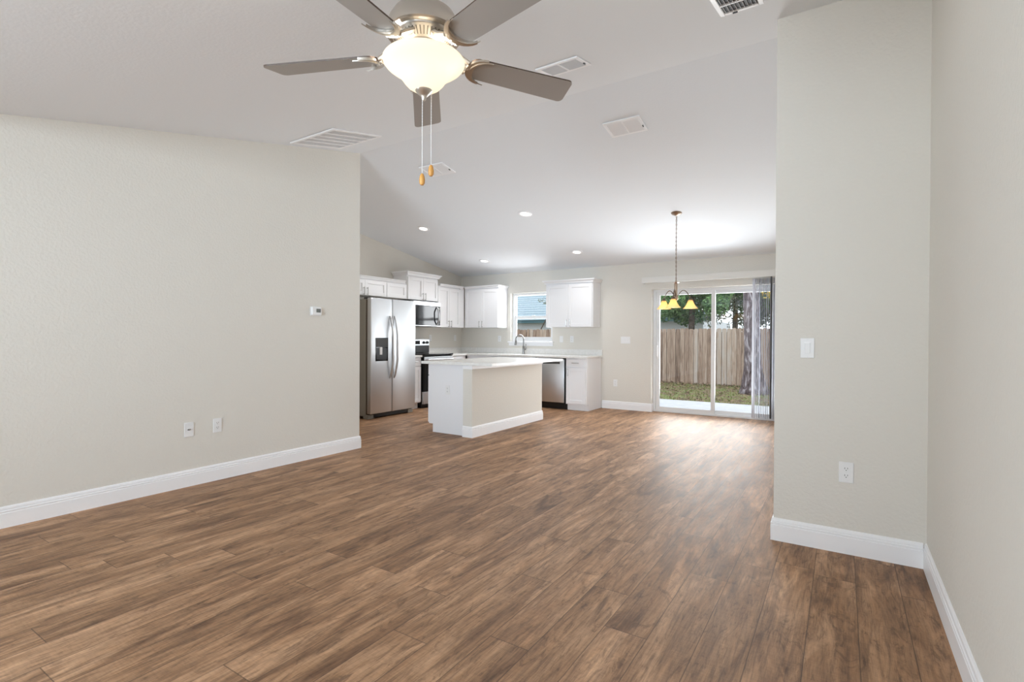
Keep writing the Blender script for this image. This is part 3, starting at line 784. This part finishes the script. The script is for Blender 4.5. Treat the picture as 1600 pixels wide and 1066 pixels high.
# ------------------------------------------------------------------ wall plates
def plate(label, cat, loc, rz, kind, name):
    """local: plate in the xz plane, facing -y"""
    t = thing(name, label, cat, loc, rz)
    w = 0.070 if kind != 'triple' else 0.165
    MB().box(-w/2, w/2, -0.006, 0, -0.0575, 0.0575, 0.0028, 2).build('cover_plate', M['plastic'], t)
    if kind == 'outlet':
        for z in (-0.0195, 0.0195):
            b = MB(); q = []
            for i in range(20):
                a = 2*PI*i/20; q.append((0.0172*math.cos(a), max(-0.0135, min(0.0135, 0.0172*math.sin(a)))))
            b.plate(q, Matrix.Translation((0, -0.0055, z)) @ Matrix.Rotation(PI/2, 4, 'X'), 0.0025)
            o = b.build('receptacle', M['plastic'], t)
            b = MB(); b.box(-0.0078, -0.0055, -0.0086, -0.0076, z-0.001, z+0.0085); b.box(0.0055, 0.0078, -0.0086, -0.0076, z+0.0005, z+0.0085)
            b.sphere((0, -0.0079, z-0.007), 0.0026, 1, 0.3, 1, 10, 6)
            b.build('slot', M['slot'], o)
        MB().sphere((0, -0.006, 0), 0.003, 1, 0.35, 1, 10, 6).build('screw', M['vinyl'], t)
    elif kind == 'coax':
        b = MB(); b.tube([(0, -0.0055, 0), (0, -0.010, 0)], 0.0075, 6); b.tube([(0, -0.009, 0), (0, -0.018, 0)], 0.0045, 12)
        b.build('coax_jack', M['nickelp'], t)
        MB().box(-0.012, 0.012, -0.0075, -0.0055, -0.004, 0.004, 0.001).build('jack_surround', M['slot'], t)
        for z in (-0.042, 0.042): MB().sphere((0, -0.006, z), 0.003, 1, 0.35, 1, 10, 6).build('screw', M['vinyl'], t)
    else:
        for x in ((0,) if kind == 'switch' else (-0.046, 0, 0.046)):
            o = MB().box(x-0.0165, x+0.0165, -0.0075, -0.0055, -0.0335, 0.0335, 0.0006, 1).build('rocker_frame', M['trim'], t)
            b = MB(); b.box(x-0.0145, x+0.0145, -0.011, -0.007, -0.031, 0.031, 0.002, 2)
            b.bm.transform(Matrix.Rotation(math.radians(3), 4, 'X'))
            b.build('rocker', M['plastic'], o)
        for z in (-0.048, 0.048): MB().sphere((0, -0.006, z), 0.003, 1, 0.35, 1, 10, 6).build('screw', M['vinyl'], t)
    return t
e = 0.0005
plate('white cable jack plate low on the left wall, beside an outlet', 'wall plate', (XL+e, 2.06, 0.453), R90, 'coax', 'cable_outlet')
plate('white duplex outlet low on the left wall, nearer the kitchen than the cable plate', 'outlet', (XL+e, 2.282, 0.457), R90, 'outlet', 'electrical_outlet')
plate('white rocker light switch at eye level on the pier wall', 'light switch', (-0.171, YP-e, 1.149), 0, 'switch', 'light_switch')
plate('white duplex outlet low on the pier wall above the baseboard', 'outlet', (0.023, YP-e, 0.455), 0, 'outlet', 'electrical_outlet')
plate('wide white triple rocker switch plate on the back wall beside the sliding door', 'light switch', (-3.065, YB-e, 1.17), 0, 'triple', 'light_switch')
plate('white outlet low on the back wall between the base cabinet and the sliding door', 'outlet', (-3.24, YB-e, 0.44), 0, 'outlet', 'electrical_outlet')
plate('faint white outlet on the end panel of the kitchen island', 'outlet', (-4.13, 4.957-e, 0.545), 0, 'outlet', 'electrical_outlet')
plate('white outlet over the backsplash beside the range', 'outlet', (XK+e, 7.36, 1.19), R90, 'outlet', 'electrical_outlet')
plate('white outlet over the backsplash on the range wall next to the kitchen corner', 'outlet', (XK+e, 8.10, 1.19), R90, 'outlet', 'electrical_outlet')
plate('white outlet on the back wall under the corner wall cabinet beside the window', 'outlet', (-5.62, YB-e, 1.18), 0, 'outlet', 'electrical_outlet')
plate('white rocker switch on the back wall right beside the window', 'light switch', (-4.27, YB-e, 1.18), 0, 'switch', 'light_switch')
plate('white outlet on the back wall under the lone wall cabinet, farther from the window', 'outlet', (-4.06, YB-e, 1.18), 0, 'outlet', 'electrical_outlet')

th = thing('thermostat', 'small white thermostat with a grey screen at the kitchen end of the left wall', 'thermostat', (XL+e, 3.231, 1.452), R90)
MB().box(-0.062, 0.062, -0.006, 0, -0.045, 0.045, 0.003).build('base_plate', M['plastic'], th)
MB().box(-0.054, 0.054, -0.026, -0.005, -0.039, 0.039, 0.007, 3).build('housing', M['plastic'], th)
MB().box(-0.008, 0.042, -0.0275, -0.0255, -0.012, 0.025, 0.001).build('screen', M['lcd'], th)
for x in (-0.036, -0.022): MB().box(x-0.005, x+0.005, -0.0275, -0.0255, -0.006, 0.004, 0.001).build('button', M['vinyl'], th)

# ------------------------------------------------------------------ ceiling vents
def slope_rot(y, extra=0.0):
    a = math.atan(0.217) if y < YE else -math.atan(0.164)
    return (Matrix.Rotation(a, 4, 'X') @ Matrix.Rotation(extra, 4, 'Z')).to_euler()
def at_ceiling(x, y): return (x, y, cz(y)-0.0005)
def register(name, label, x, y, w, d, extra, tilt, n, gap):
    """two-section supply register, local xy in the ceiling plane, underside towards -z"""
    t = thing(name, label, 'vent', at_ceiling(x, y), rot=slope_rot(y, extra))
    MB().box(-w/2+0.02, w/2-0.02, -d/2+0.02, d/2-0.02, -0.002, 0.0).build('duct', M['slot'], t)
    b = MB(); f = 0.026
    b.box(-w/2, w/2, -d/2, -d/2+f, -0.011, 0, 0.003); b.box(-w/2, w/2, d/2-f, d/2, -0.011, 0, 0.003)
    b.box(-w/2, -w/2+f, -d/2+f, d/2-f, -0.011, 0, 0.003); b.box(w/2-f, w/2, -d/2+f, d/2-f, -0.011, 0, 0.003)
    b.box(-0.006, 0.006, -d/2+f, d/2-f, -0.011, 0, 0.001)
    b.build('frame', M['trim'], t)
    for s in (-1, 1):
        b = MB(); x0, x1 = (0.006, w/2-f) if s > 0 else (-w/2+f, -0.006)
        for i in range(n):
            yy = -d/2+f+(i+0.5)*(d-2*f)/n
            h = (d-2*f)/n*gap/2
            c, sn = math.cos(tilt), math.sin(tilt)
            q = [(-h, -0.0005), (h, -0.0005), (h, 0.0005), (-h, 0.0005)]
            a = [b.bm.verts.new((x0, yy+u*c-v*sn, -0.006+u*sn+v*c)) for u, v in q]
            e2 = [b.bm.verts.new((x1, yy+u*c-v*sn, -0.006+u*sn+v*c)) for u, v in q]
            b.bm.faces.new(a); b.bm.faces.new(e2[::-1])
            for k in range(4): b.bm.faces.new((a[k], a[(k+1) % 4], e2[(k+1) % 4], e2[k]))
        b.build('louver_bank', M['trim'], t)
    MB().box(w/2-f+0.006, w/2-f+0.014, 0.02, 0.045, -0.018, -0.010, 0.001).build('damper_lever', M['darkgrey'], t)
    return t
register('ceiling_vent', 'two-section ceiling register just past the fan blade tip, louvers showing dark', -1.597, 3.107, 0.31, 0.225, 0, math.radians(80), 11, 0.7)
register('ceiling_vent', 'dark louvered ceiling register right beside the pier wall', -0.482, 2.94, 0.30, 0.225, PI/2, math.radians(80), 9, 0.75)
register('ceiling_vent', 'white closed-looking register on the far ceiling slope above the dining side', -1.636, 4.387, 0.335, 0.245, 0, math.radians(-18), 12, 1.1)
register('ceiling_vent', 'white closed-looking register on the far ceiling slope behind the fan pull knobs', -3.83, 4.397, 0.335, 0.245, 0, math.radians(-18), 12, 1.1)
rt = thing('return_air_grille', 'large square white return air grille on the ceiling by the left wall', 'vent', at_ceiling(-3.972, 3.145), rot=slope_rot(3.1))
MB().box(-0.27, 0.27, -0.26, 0.26, -0.002, 0).build('duct', mat('return_filter_grey', srgb(112, 111, 108), 0.8), rt)
b = MB(); f = 0.035
b.box(-0.30, 0.30, -0.285, -0.285+f, -0.012, 0, 0.003); b.box(-0.30, 0.30, 0.285-f, 0.285, -0.012, 0, 0.003)
b.box(-0.30, -0.30+f, -0.25, 0.25, -0.012, 0, 0.003); b.box(0.30-f, 0.30, -0.25, 0.25, -0.012, 0, 0.003)
b.build('frame', M['trim'], rt)
b = MB()
for i in range(1, 5): b.box(-0.265+0.106*i-0.013, -0.265+0.106*i+0.013, -0.25, 0.25, -0.010, -0.003, 0.001)
for i in range(36):
    x = -0.262+0.0148*i
    b.box(x, x+0.0014, -0.25, 0.25, -0.007, -0.003)
b.build('grille_bars', M['trim'], rt)

# ------------------------------------------------------------------ recessed downlights
def downlight(label, x, y):
    t = thing('recessed_downlight', label, 'ceiling light', at_ceiling(x, y), rot=slope_rot(y), group='recessed downlights over the kitchen')
    MB().lathe([(0.060, -0.002), (0.062, -0.007), (0.078, -0.009), (0.092, -0.006), (0.093, 0.0), (0.060, 0.0)], seg=40, cap=False).build('trim_ring', M['trim'], t, True)
    MB().lathe([(0.0, -0.0045), (0.0605, -0.0045), (0.0605, -0.001), (0.0, -0.001)], seg=40, cap=False).build('lens', M['lens'], t)
    ld = bpy.data.lights.new('downlight_lamp', 'AREA'); ld.shape = 'DISK'; ld.size = 0.11; ld.energy = 5.8; ld.color = (1.0, 0.985, 0.96); ld.spread = math.radians(140)
    o = bpy.data.objects.new('downlight_lamp', ld); C.objects.link(o); o.parent = t; o.location = (0, 0, -0.012)
    return t
downlight('round recessed downlight over the refrigerator and range, high on the far slope', -5.345, 5.825)
downlight('round recessed downlight above the island, high on the far slope and nearest the dining light', -3.55, 5.83)
downlight('round recessed downlight low on the slope near the kitchen corner cabinets', -5.40, 7.48)
downlight('round recessed downlight low on the slope in front of the lone wall cabinet', -3.58, 7.475)

# ------------------------------------------------------------------ ceiling fan
FX, FY, FZ = -1.389, 1.514, 2.30
fan = thing('ceiling_fan', 'brushed nickel five-blade ceiling fan with a lit frosted glass bowl', 'ceiling fan', (FX, FY, FZ))
zc = cz(FY)-FZ
b = MB().lathe([(0.0, zc-0.075), (0.022, zc-0.075), (0.05, zc-0.06), (0.068, zc-0.03), (0.072, zc+0.004)], seg=36, cap=False)
b.build('canopy', M['fan'], fan, True)
MB().tube([(0, 0, 0.17), (0, 0, zc-0.06)], 0.0135, 16).build('downrod', M['fan'], fan, True)
MB().lathe([(0.0, 0.205), (0.03, 0.204), (0.034, 0.19), (0.07, 0.184), (0.105, 0.168), (0.112, 0.160), (0.118, 0.160), (0.137, 0.128), (0.1455, 0.095), (0.1455, 0.078),
            (0.139, 0.073), (0.125, 0.0725), (0.122, 0.0755), (0.118, 0.0755), (0.1155, 0.070), (0.112, 0.067)], seg=64, cap=False).build('motor_housing', M['fan'], fan, True, angle=28)
vr = MB().lathe([(0.112, 0.067), (0.0755, 0.037), (0.0, 0.037)], seg=64, cap=False).build('vent_ring', M['fan'], fan, True, angle=28)
b = MB()
for i in range(45):
    a = 2*PI*i/45
    T = Matrix.Rotation(a, 4, 'Z')
    for r0, r1 in ((0.083, 0.107),):
        z0 = 0.037+(r0-0.0755)/0.0365*0.030; z1 = 0.037+(r1-0.0755)/0.0365*0.030
        q = [(r0, -0.0016, z0-0.0012), (r1, -0.0021, z1-0.0012), (r1, 0.0021, z1-0.0012), (r0, 0.0016, z0-0.0012)]
        b.bm.faces.new([b.bm.verts.new(T @ Vector(p)) for p in q])
b.build('vent_slots', M['fanslot'], vr)
MB().lathe([(0.072, 0.037), (0.072, 0.018), (0.060, 0.010), (0.036, 0.004), (0.034, -0.012), (0.0, -0.012)], seg=40, cap=False).build('switch_housing', M['fan'], fan, True, angle=28)
TH = 3.5368
Rr, Rt = 0.195, 0.662
for k in range(5):
    A = Matrix.Rotation(TH+k*2*PI/5, 4, 'Z')
    pit = Matrix.Rotation(math.radians(-12), 4, 'X')
    # blade outline in the local xy plane
    poly = []
    hw0, hw1 = 0.056, 0.068
    for i in range(9):          # rounded root
        a = PI/2+PI*i/8; poly.append((Rr+0.02+0.035*math.cos(a), hw0*math.sin(a)*1.0))
    rc = 0.022
    for cx, cy, a0 in ((Rt-rc-0.012, -hw1+rc, -PI/2), (Rt-rc, hw1-rc, 0)):
        for i in range(7):
            a = a0+PI/2*i/6; poly.append((cx+rc*math.cos(a), cy+rc*math.sin(a)))
    b = MB(); b.plate(poly, A @ pit, 0.006)
    bl = b.build('blade', M['blade'], fan)
    bl.data.materials.append(M['bladeedge'])
    for p in bl.data.polygons:
        if len(p.vertices) == 4 or p.normal.z > 0.5: p.material_index = 1
    # blade arm: crescent holding the blade root and a neck to the motor
    b = MB(); outer, inner = [], []
    for i in range(13):
        a = PI/2+0.12+(PI-0.24)*i/12
        outer.append((Rr+0.062+0.085*math.cos(a), 0.070*math.sin(a)))
        inner.append((Rr+0.062+0.052*math.cos(a), 0.064*math.sin(a)))
    b.plate(outer+inner[::-1], A @ pit @ Matrix.Translation((0, 0, -0.010)), 0.009)
    outer2 = [(x+0.016, y*0.93) for x, y in outer]; inner2 = [(x+0.024, y*0.93) for x, y in outer]
    b.plate(outer2+inner2[::-1], A @ pit @ Matrix.Translation((0, 0, -0.013)), 0.004)
    for s in (-1, 1):
        p0 = A @ Vector((0.095, 0.020*s, 0.052)); p1 = A @ Vector((0.135, 0.026*s, 0.022)); p2 = A @ pit @ Vector((0.178, 0.030*s, -0.004))
        b.tube([p0, p1, p2], [0.011, 0.010, 0.009], 8)
    p0 = A @ Vector((0.09, 0, 0.054)); p1 = A @ Vector((0.13, 0, 0.026)); p2 = A @ pit @ Vector((0.185, 0, -0.004))
    b.tube([p0, p1, p2], [0.014, 0.012, 0.010], 8)
    b.build('blade_arm', M['fan'], fan, True)
bowl = [(0.156, -0.016), (0.159, -0.020), (0.158, -0.026), (0.150, -0.036), (0.136, -0.047), (0.118, -0.059), (0.101, -0.072), (0.089, -0.085), (0.078, -0.101), (0.064, -0.116), (0.046, -0.128), (0.024, -0.134), (0.012, -0.135)]
inn = [(max(r-0.004, 0.010), z+0.004) for r, z in reversed(bowl)]
MB().lathe(bowl+inn+[bowl[0]], seg=64, cap=False).build('glass_bowl', M['bowl'], fan, True, angle=60)
MB().lathe([(0.0, -0.128), (0.030, -0.129), (0.034, -0.133), (0.031, -0.138), (0.018, -0.150), (0.010, -0.158), (0.009, -0.166), (0.005, -0.172), (0.0, -0.173)], seg=28, cap=False).build('finial', M['fan'], fan, True)
MB().tube([(0, 0, -0.012), (0, 0, -0.13)], 0.005, 8).build('centre_rod', M['fan'], fan)
vr2 = Vector((0.8413, 0.5406, 0))
for dx, dep, z0, z1, lab in ((-0.006, 0.0, -0.170, -0.475, 'longer pull chain'), (0.021, 0.05, -0.12, -0.424, 'shorter pull chain')):
    px, py = vr2.x*dx-0.5406*dep, vr2.y*dx+0.8413*dep
    b = MB(); b.tube([(px, py, z0), (px, py, z1+0.02)], 0.0011, 6)
    for i in range(0, 24): b.sphere((px, py, z0-0.004-i*(z0-z1-0.03)/24), 0.0019, 1, 1, 1, 6, 5)
    ch = b.build('pull_chain', M['plastic'], fan); ch['label'] = lab
    MB().lathe([(0.0, 0.046), (0.005, 0.045), (0.009, 0.036), (0.0115, 0.022), (0.0105, 0.008), (0.006, 0.001), (0.0, 0.0)], (px, py, z1-0.028), 18, False).build('pull_knob', M['wood'], ch, True)
for i in range(2):          # the two bulbs inside the bowl
    q = vr2*(0.085 if i else -0.085)+Vector((0.5406, -0.8413, 0))*0.02
    ld = bpy.data.lights.new('fan_bulb', 'POINT'); ld.energy = 6.0; ld.color = (1.0, 0.93, 0.80); ld.shadow_soft_size = 0.022
    o = bpy.data.objects.new('fan_bulb', ld); C.objects.link(o); o.parent = fan; o.location = (q.x, q.y, -0.019)

# ------------------------------------------------------------------ chandelier
HX, HY = -1.732, 6.428; HZ = cz(HY)
ch = thing('chandelier', 'small bronze chandelier with three lit amber glass shades hanging from a chain', 'chandelier', (HX, HY, 1.70))
zc = HZ-1.70
b = MB().lathe([(0.0, -0.035), (0.012, -0.034), (0.030, -0.024), (0.060, -0.010), (0.066, 0.0)], seg=32, cap=False)
b.bm.transform(Matrix.Translation((0, 0, zc)) @ Matrix.Rotation(-math.atan(0.164), 4, 'X'))
b.build('canopy', M['bronze'], ch, True)
b = MB(); z = zc-0.03; k = 0
while z > 0.205:
    pts = []
    for i in range(11):
        a = 2*PI*i/10; u, v = 0.0075*math.cos(a), 0.016*math.sin(a)
        pts.append((u, 0, z-0.013+v) if k % 2 == 0 else (0, u, z-0.013+v))
    b.tube(pts, 0.0022, 6, False); z -= 0.0255; k += 1
b.build('chain', M['bronze'], ch, True)
MB().tube([(0.004, 0.003, zc-0.03), (-0.004, 0.003, zc*0.6), (0.004, -0.003, 0.2)], 0.0025, 6).build('lamp_cord', M['bronzed'], ch)
MB().lathe([(0.0, 0.215), (0.012, 0.212), (0.014, 0.20), (0.040, 0.196), (0.044, 0.190), (0.022, 0.183), (0.0185, 0.175), (0.0185, 0.02), (0.026, 0.012), (0.030, 0.0), (0.026, -0.014), (0.014, -0.024), (0.010, -0.036), (0.0, -0.042)],
           seg=28, cap=False).build('column', M['bronze'], ch, True)
AR = 0.184
fwd = Vector((-0.5406, 0.8413, 0)); rgt = Vector((0.8413, 0.5406, 0))
base = math.atan2(0.5406, 0.8413)
for k in range(3):
    a = base+math.radians(3)+2*PI*k/3
    ux, uy = math.cos(a), math.sin(a)
    b = MB(); pts = []
    for i in range(17):
        u = i/16; r = 0.015+(AR-0.015)*u
        zz = 0.0+0.105*math.sin(PI*min(1, u*1.12))**0.8 if u < 0.9 else 0.0+0.105*math.sin(PI*min(1, u*1.12))**0.8
        zz = -0.01+0.115*math.sin(PI*(0.06+0.86*u)) - 0.02*u
        pts.append((ux*r, uy*r, zz))
    b.tube(pts, 0.0052, 8)
    arm = b.build('arm', M['bronzed'], ch, True)
    cx, cy, cz0 = pts[-1]
    MB().lathe([(0.0, 0.014), (0.010, 0.010), (0.022, -0.008), (0.026, -0.028), (0.0, -0.028)], (cx, cy, cz0), 20, False).build('socket_cup', M['bronzed'], arm, True)
    prof = [(0.024, -0.020), (0.030, -0.034), (0.040, -0.058), (0.052, -0.082), (0.066, -0.104), (0.082, -0.120), (0.088, -0.126)]
    inn = [(r-0.003, z) for r, z in reversed(prof)]
    wv = lambda kk, aa: 0.035*math.cos(6*aa) if kk in (4, 5, 6, 7, 8, 9) else 0.0
    MB().lathe(prof+inn+[prof[0]], (cx, cy, cz0), 36, False, wv).build('shade', M['amber'], arm, True, angle=60)
    MB().sphere((cx, cy, cz0-0.075), 0.018, 1, 1, 1.5, 14, 10).build('bulb', mat('chandelier_bulb', (1, 1, 1), 0.5, emit=(1.0, 0.83, 0.5), estr=6.0), arm, True)
    ld = bpy.data.lights.new('chandelier_lamp', 'POINT'); ld.energy = 3.2; ld.color = (1.0, 0.90, 0.74); ld.shadow_soft_size = 0.02
    o = bpy.data.objects.new('chandelier_lamp', ld); C.objects.link(o); o.parent = ch; o.location = (cx, cy, cz0-0.098)

# ------------------------------------------------------------------ outside
GZ = -0.28
struct(MB().box(-16, 6, YO+0.0, 11.05, -0.30, -0.10).build('patio', M['concrete']), 'pale concrete patio slab')
struct(MB().box(-40, 25, 8.5, 60, GZ-0.3, GZ).build('ground', M['lawn']), 'lawn with leaf litter')
b = MB()
for i in range(5200):
    x = random.uniform(-6.5, 0.8); y = 11.1+6.0*random.random()**1.4
    h = random.uniform(0.03, 0.085); a = random.uniform(0, PI); w = 0.010
    dx, dy = math.cos(a)*w, math.sin(a)*w; lx, ly = random.uniform(-0.04, 0.04), random.uniform(-0.04, 0.04)
    b.bm.faces.new([b.bm.verts.new(p) for p in ((x-dx, y-dy, GZ), (x+dx, y+dy, GZ), (x+lx, y+ly, GZ+h))])
tag(b.build('grass', M['grass']), 'short patchy green grass between the patio and the fence', 'grass', kind='stuff')
b = MB()
for i in range(2600):
    x = random.uniform(-6.5, 0.8); y = 17.2-4.6*random.random()**1.7; s = random.uniform(0.02, 0.05); a = random.uniform(0, 2*PI)
    z = GZ+random.uniform(0.01, 0.07)
    b.bm.faces.new([b.bm.verts.new((x+s*math.cos(a+q)*k, y+s*math.sin(a+q)*k, z+random.uniform(-0.012, 0.02))) for q, k in ((0, 1), (PI/2, 0.5), (PI, 1), (3*PI/2, 0.5))])
tag(b.build('fallen_leaves', M['fallen']), 'brown fallen leaves scattered along the foot of the fence', 'leaves', kind='stuff')

fn = thing('wooden_fence', 'tall weathered wooden picket fence closing off the back yard', 'fence', (-6.0, 17.35, GZ))
b = MB(); x = -9.0; H0 = 1.81
while x < 9.0:
    w = random.uniform(0.128, 0.142); h = H0+random.uniform(-0.012, 0.015); y = random.uniform(-0.008, 0.008)
    q = [(x, 0.02), (x+w, 0.02), (x+w, h-0.03), (x+w-0.03, h), (x+0.03, h), (x, h-0.03)]
    b.plate(q, Matrix.Translation((0, y+0.018, 0)) @ Matrix.Rotation(PI/2, 4, 'X'), 0.018)
    x += w+random.uniform(0.004, 0.016)
b.build('pickets', M['fence'], fn)
b = MB()
for z in (0.30, 0.95, 1.55): b.box(-9, 9, 0.03, 0.07, z, z+0.09)
b.box(-9, 9, 0.095, 0.10, 0.02, 1.70)
b.build('back_rails', M['fencedark'], fn)
for i in range(7):
    MB().box(-8.6+2.9*i, -8.6+2.9*i+0.09, 0.071, 0.16, 0, 1.72).build('post', M['fencedark'], fn)

# big pine at the fence
tr = thing('pine_tree', 'thick scaly pine trunk rising in front of the wooden fence', 'tree', (-2.0, 15.2, GZ))
b = MB(); prof = []
for i in range(40):
    z = -0.02+i*0.20; r = 0.205+0.16*math.exp(-z/0.35)-0.006*z
    prof.append((max(r, 0.08), z))
def wav(k, a): return 0.05*math.sin(7*a+k*0.9)+0.03*math.sin(13*a-k*1.7)+(0.10*math.sin(4*a+1) if k < 3 else 0)
b.lathe(prof, (0, 0, 0), 44, True, wav)
for v in b.bm.verts: v.co.x += -0.035*max(0, v.co.z)
b.build('trunk', M['bark'], tr, True, angle=180)
def leaf_cloud(mb, c, rx, ry, rz, n, s0, s1, hollow=0.0):
    for i in range(n):
        while True:
            p = Vector((random.uniform(-1, 1), random.uniform(-1, 1), random.uniform(-1, 1)))
            if hollow <= p.length <= 1: break
        p = Vector((c[0]+p.x*rx, c[1]+p.y*ry, c[2]+p.z*rz))
        s = random.uniform(s0, s1)
        u = Vector((random.gauss(0, 1), random.gauss(0, 1), random.gauss(0, 1))).normalized()
        v = u.orthogonal().normalized()
        mb.bm.faces.new([mb.bm.verts.new(p+q) for q in (u*s, v*s*0.45, -u*s, -v*s*0.45)])
b = MB()
for c in ((0.6, -0.2, 3.55), (-0.5, 0.3, 4.4), (0.3, 0.2, 5.2), (0.9, 0.1, 4.4)): leaf_cloud(b, c, 0.7, 0.6, 0.45, 260, 0.05, 0.11)
b.build('foliage', M['leaf'], tr)
# trees behind the fence
def tree(label, x, y, h, r, lm, n, clumps, zlow=2.5, name='leafy_tree', ls=(0.05, 0.10)):
    t = thing(name, label, 'tree', (x, y, GZ), group='trees beyond the fence')
    b = MB(); top = Vector((random.uniform(-0.3, 0.3), 0, h*0.85))
    b.tube([(0, 0, -0.05), (0.05, 0, h*0.25), (top.x*0.5, 0, h*0.55), top], [0.16, 0.13, 0.09, 0.03], 9)
    for i in range(7):
        a = random.uniform(0, 2*PI); z0 = h*random.uniform(0.5, 0.75)
        b.tube([(0, 0, z0), (r*0.4*math.cos(a), r*0.4*math.sin(a), z0+h*0.10), (r*0.6*math.cos(a), r*0.6*math.sin(a), z0+h*0.14)], [0.05, 0.03, 0.012], 6)
    b.build('trunk', M['trunk'], t, True)
    b = MB()
    for i in range(clumps):
        a = random.uniform(0, 2*PI); q = r*math.sqrt(random.random())*0.85
        k = 0.28+0.20*random.random(); z = random.uniform(zlow+r*k*0.75, h)
        leaf_cloud(b, (q*math.cos(a), q*math.sin(a), z), r*k, r*k, r*k*0.75, n, *ls)
    b.build('foliage', lm, t)
    return t
tree('blue-green leafy tree behind the fence, over the neighbouring house', -7.9, 23.0, 6.4, 2.2, M['leafd'], 520, 34, 2.35)
tree('bright green tree behind the fence, near the middle of the sliding door', -5.0, 20.6, 5.6, 1.7, M['leaf'], 520, 34, 1.9)
tree('grey-green loose tree beyond the fence, beside the bright green one', -4.2, 25.4, 6.6, 2.0, M['leafg'], 420, 34, 1.55)
tree('dark green tree beyond the fence directly behind the pine trunk', -2.0, 21.6, 6.2, 1.6, M['leafk'], 520, 36, 1.5)
tree('yellow autumn tree beyond the fence next to the pine trunk', -2.62, 18.9, 5.2, 0.8, M['leafy'], 34, 16, 2.7, ls=(0.05, 0.09))
tree('tall blue-green tree far behind the others', -8.5, 42.5, 10.5, 4.0, M['leafd'], 520, 30, 3.6, ls=(0.10, 0.18))
def twig(mb, p, d, L, r, depth):
    q = p+d*L; mid = p+d*L*0.5+Vector((random.uniform(-1, 1), random.uniform(-1, 1), random.uniform(-1, 1)))*L*0.06
    mb.tube([p, mid, q], [r, r*0.85, r*0.6], 6)
    if depth:
        for k in range(3):
            e = (d+Vector((random.uniform(-1, 1), random.uniform(-0.5, 0.5), random.uniform(-0.5, 0.9)))*0.75).normalized()
            twig(mb, p+d*L*(0.45+0.27*k), e, L*random.uniform(0.45, 0.7), r*0.55, depth-1)
t = thing('bare_sapling', 'thin bare sapling with a few leaves before the neighbouring roof, seen through the kitchen window', 'tree', (-10.75, 18.6, GZ))
b = MB(); twig(b, Vector((0, 0, -0.02)), Vector((0.12, 0, 1)).normalized(), 1.9, 0.03, 0)
twig(b, Vector((0.23, 0, 1.85)), Vector((0.45, 0, 0.8)).normalized(), 1.5, 0.022, 3)
b.build('branches', M['trunk'], t)
b = MB(); leaf_cloud(b, (0.35, 0, 3.05), 0.22, 0.2, 0.2, 40, 0.03, 0.06); leaf_cloud(b, (1.3, 0, 2.5), 0.5, 0.2, 0.5, 12, 0.03, 0.05)
b.build('leaves', M['leafg'], t)
# neighbouring house
hs = thing('neighbouring_house', 'white neighbouring house with a pale blue roof beyond the fence', 'house', (-15.0, 30.0, GZ+0.28))
MB().box(-9, 8.3, 0.6, 9, -0.28, 2.3).build('wall', M['housewall'], hs)
MB().box(-9.6, 8.9, 0.0, 0.6, 2.22, 2.26).build('soffit', M['fascia'], hs)
MB().box(-9.6, 8.9, -0.03, 0.0, 2.20, 2.42).build('fascia_board', M['fascia'], hs)
b = MB()
N = 24
for i in range(N):
    y0 = -0.10+7.0*i/N; y1 = -0.10+7.0*(i+1)/N+0.03; z0 = 2.40+3.0*i/N; z1 = 2.40+3.0*(i+1)/N
    xe0, xe1 = 8.95-0.9*(y0+0.1)*0.8, 8.95-0.9*(y1+0.1)*0.8
    a = [b.bm.verts.new(p) for p in ((-9.6, y0, z0+0.05), (xe0, y0, z0+0.05), (xe1, y1, z1), (-9.6, y1, z1))]
    c = [b.bm.verts.new(p) for p in ((-9.6, y0, z0), (xe0, y0, z0))]
    b.bm.faces.new(a); b.bm.faces.new((c[0], c[1], a[1], a[0]))
b.build('roof', M['roof'], hs)
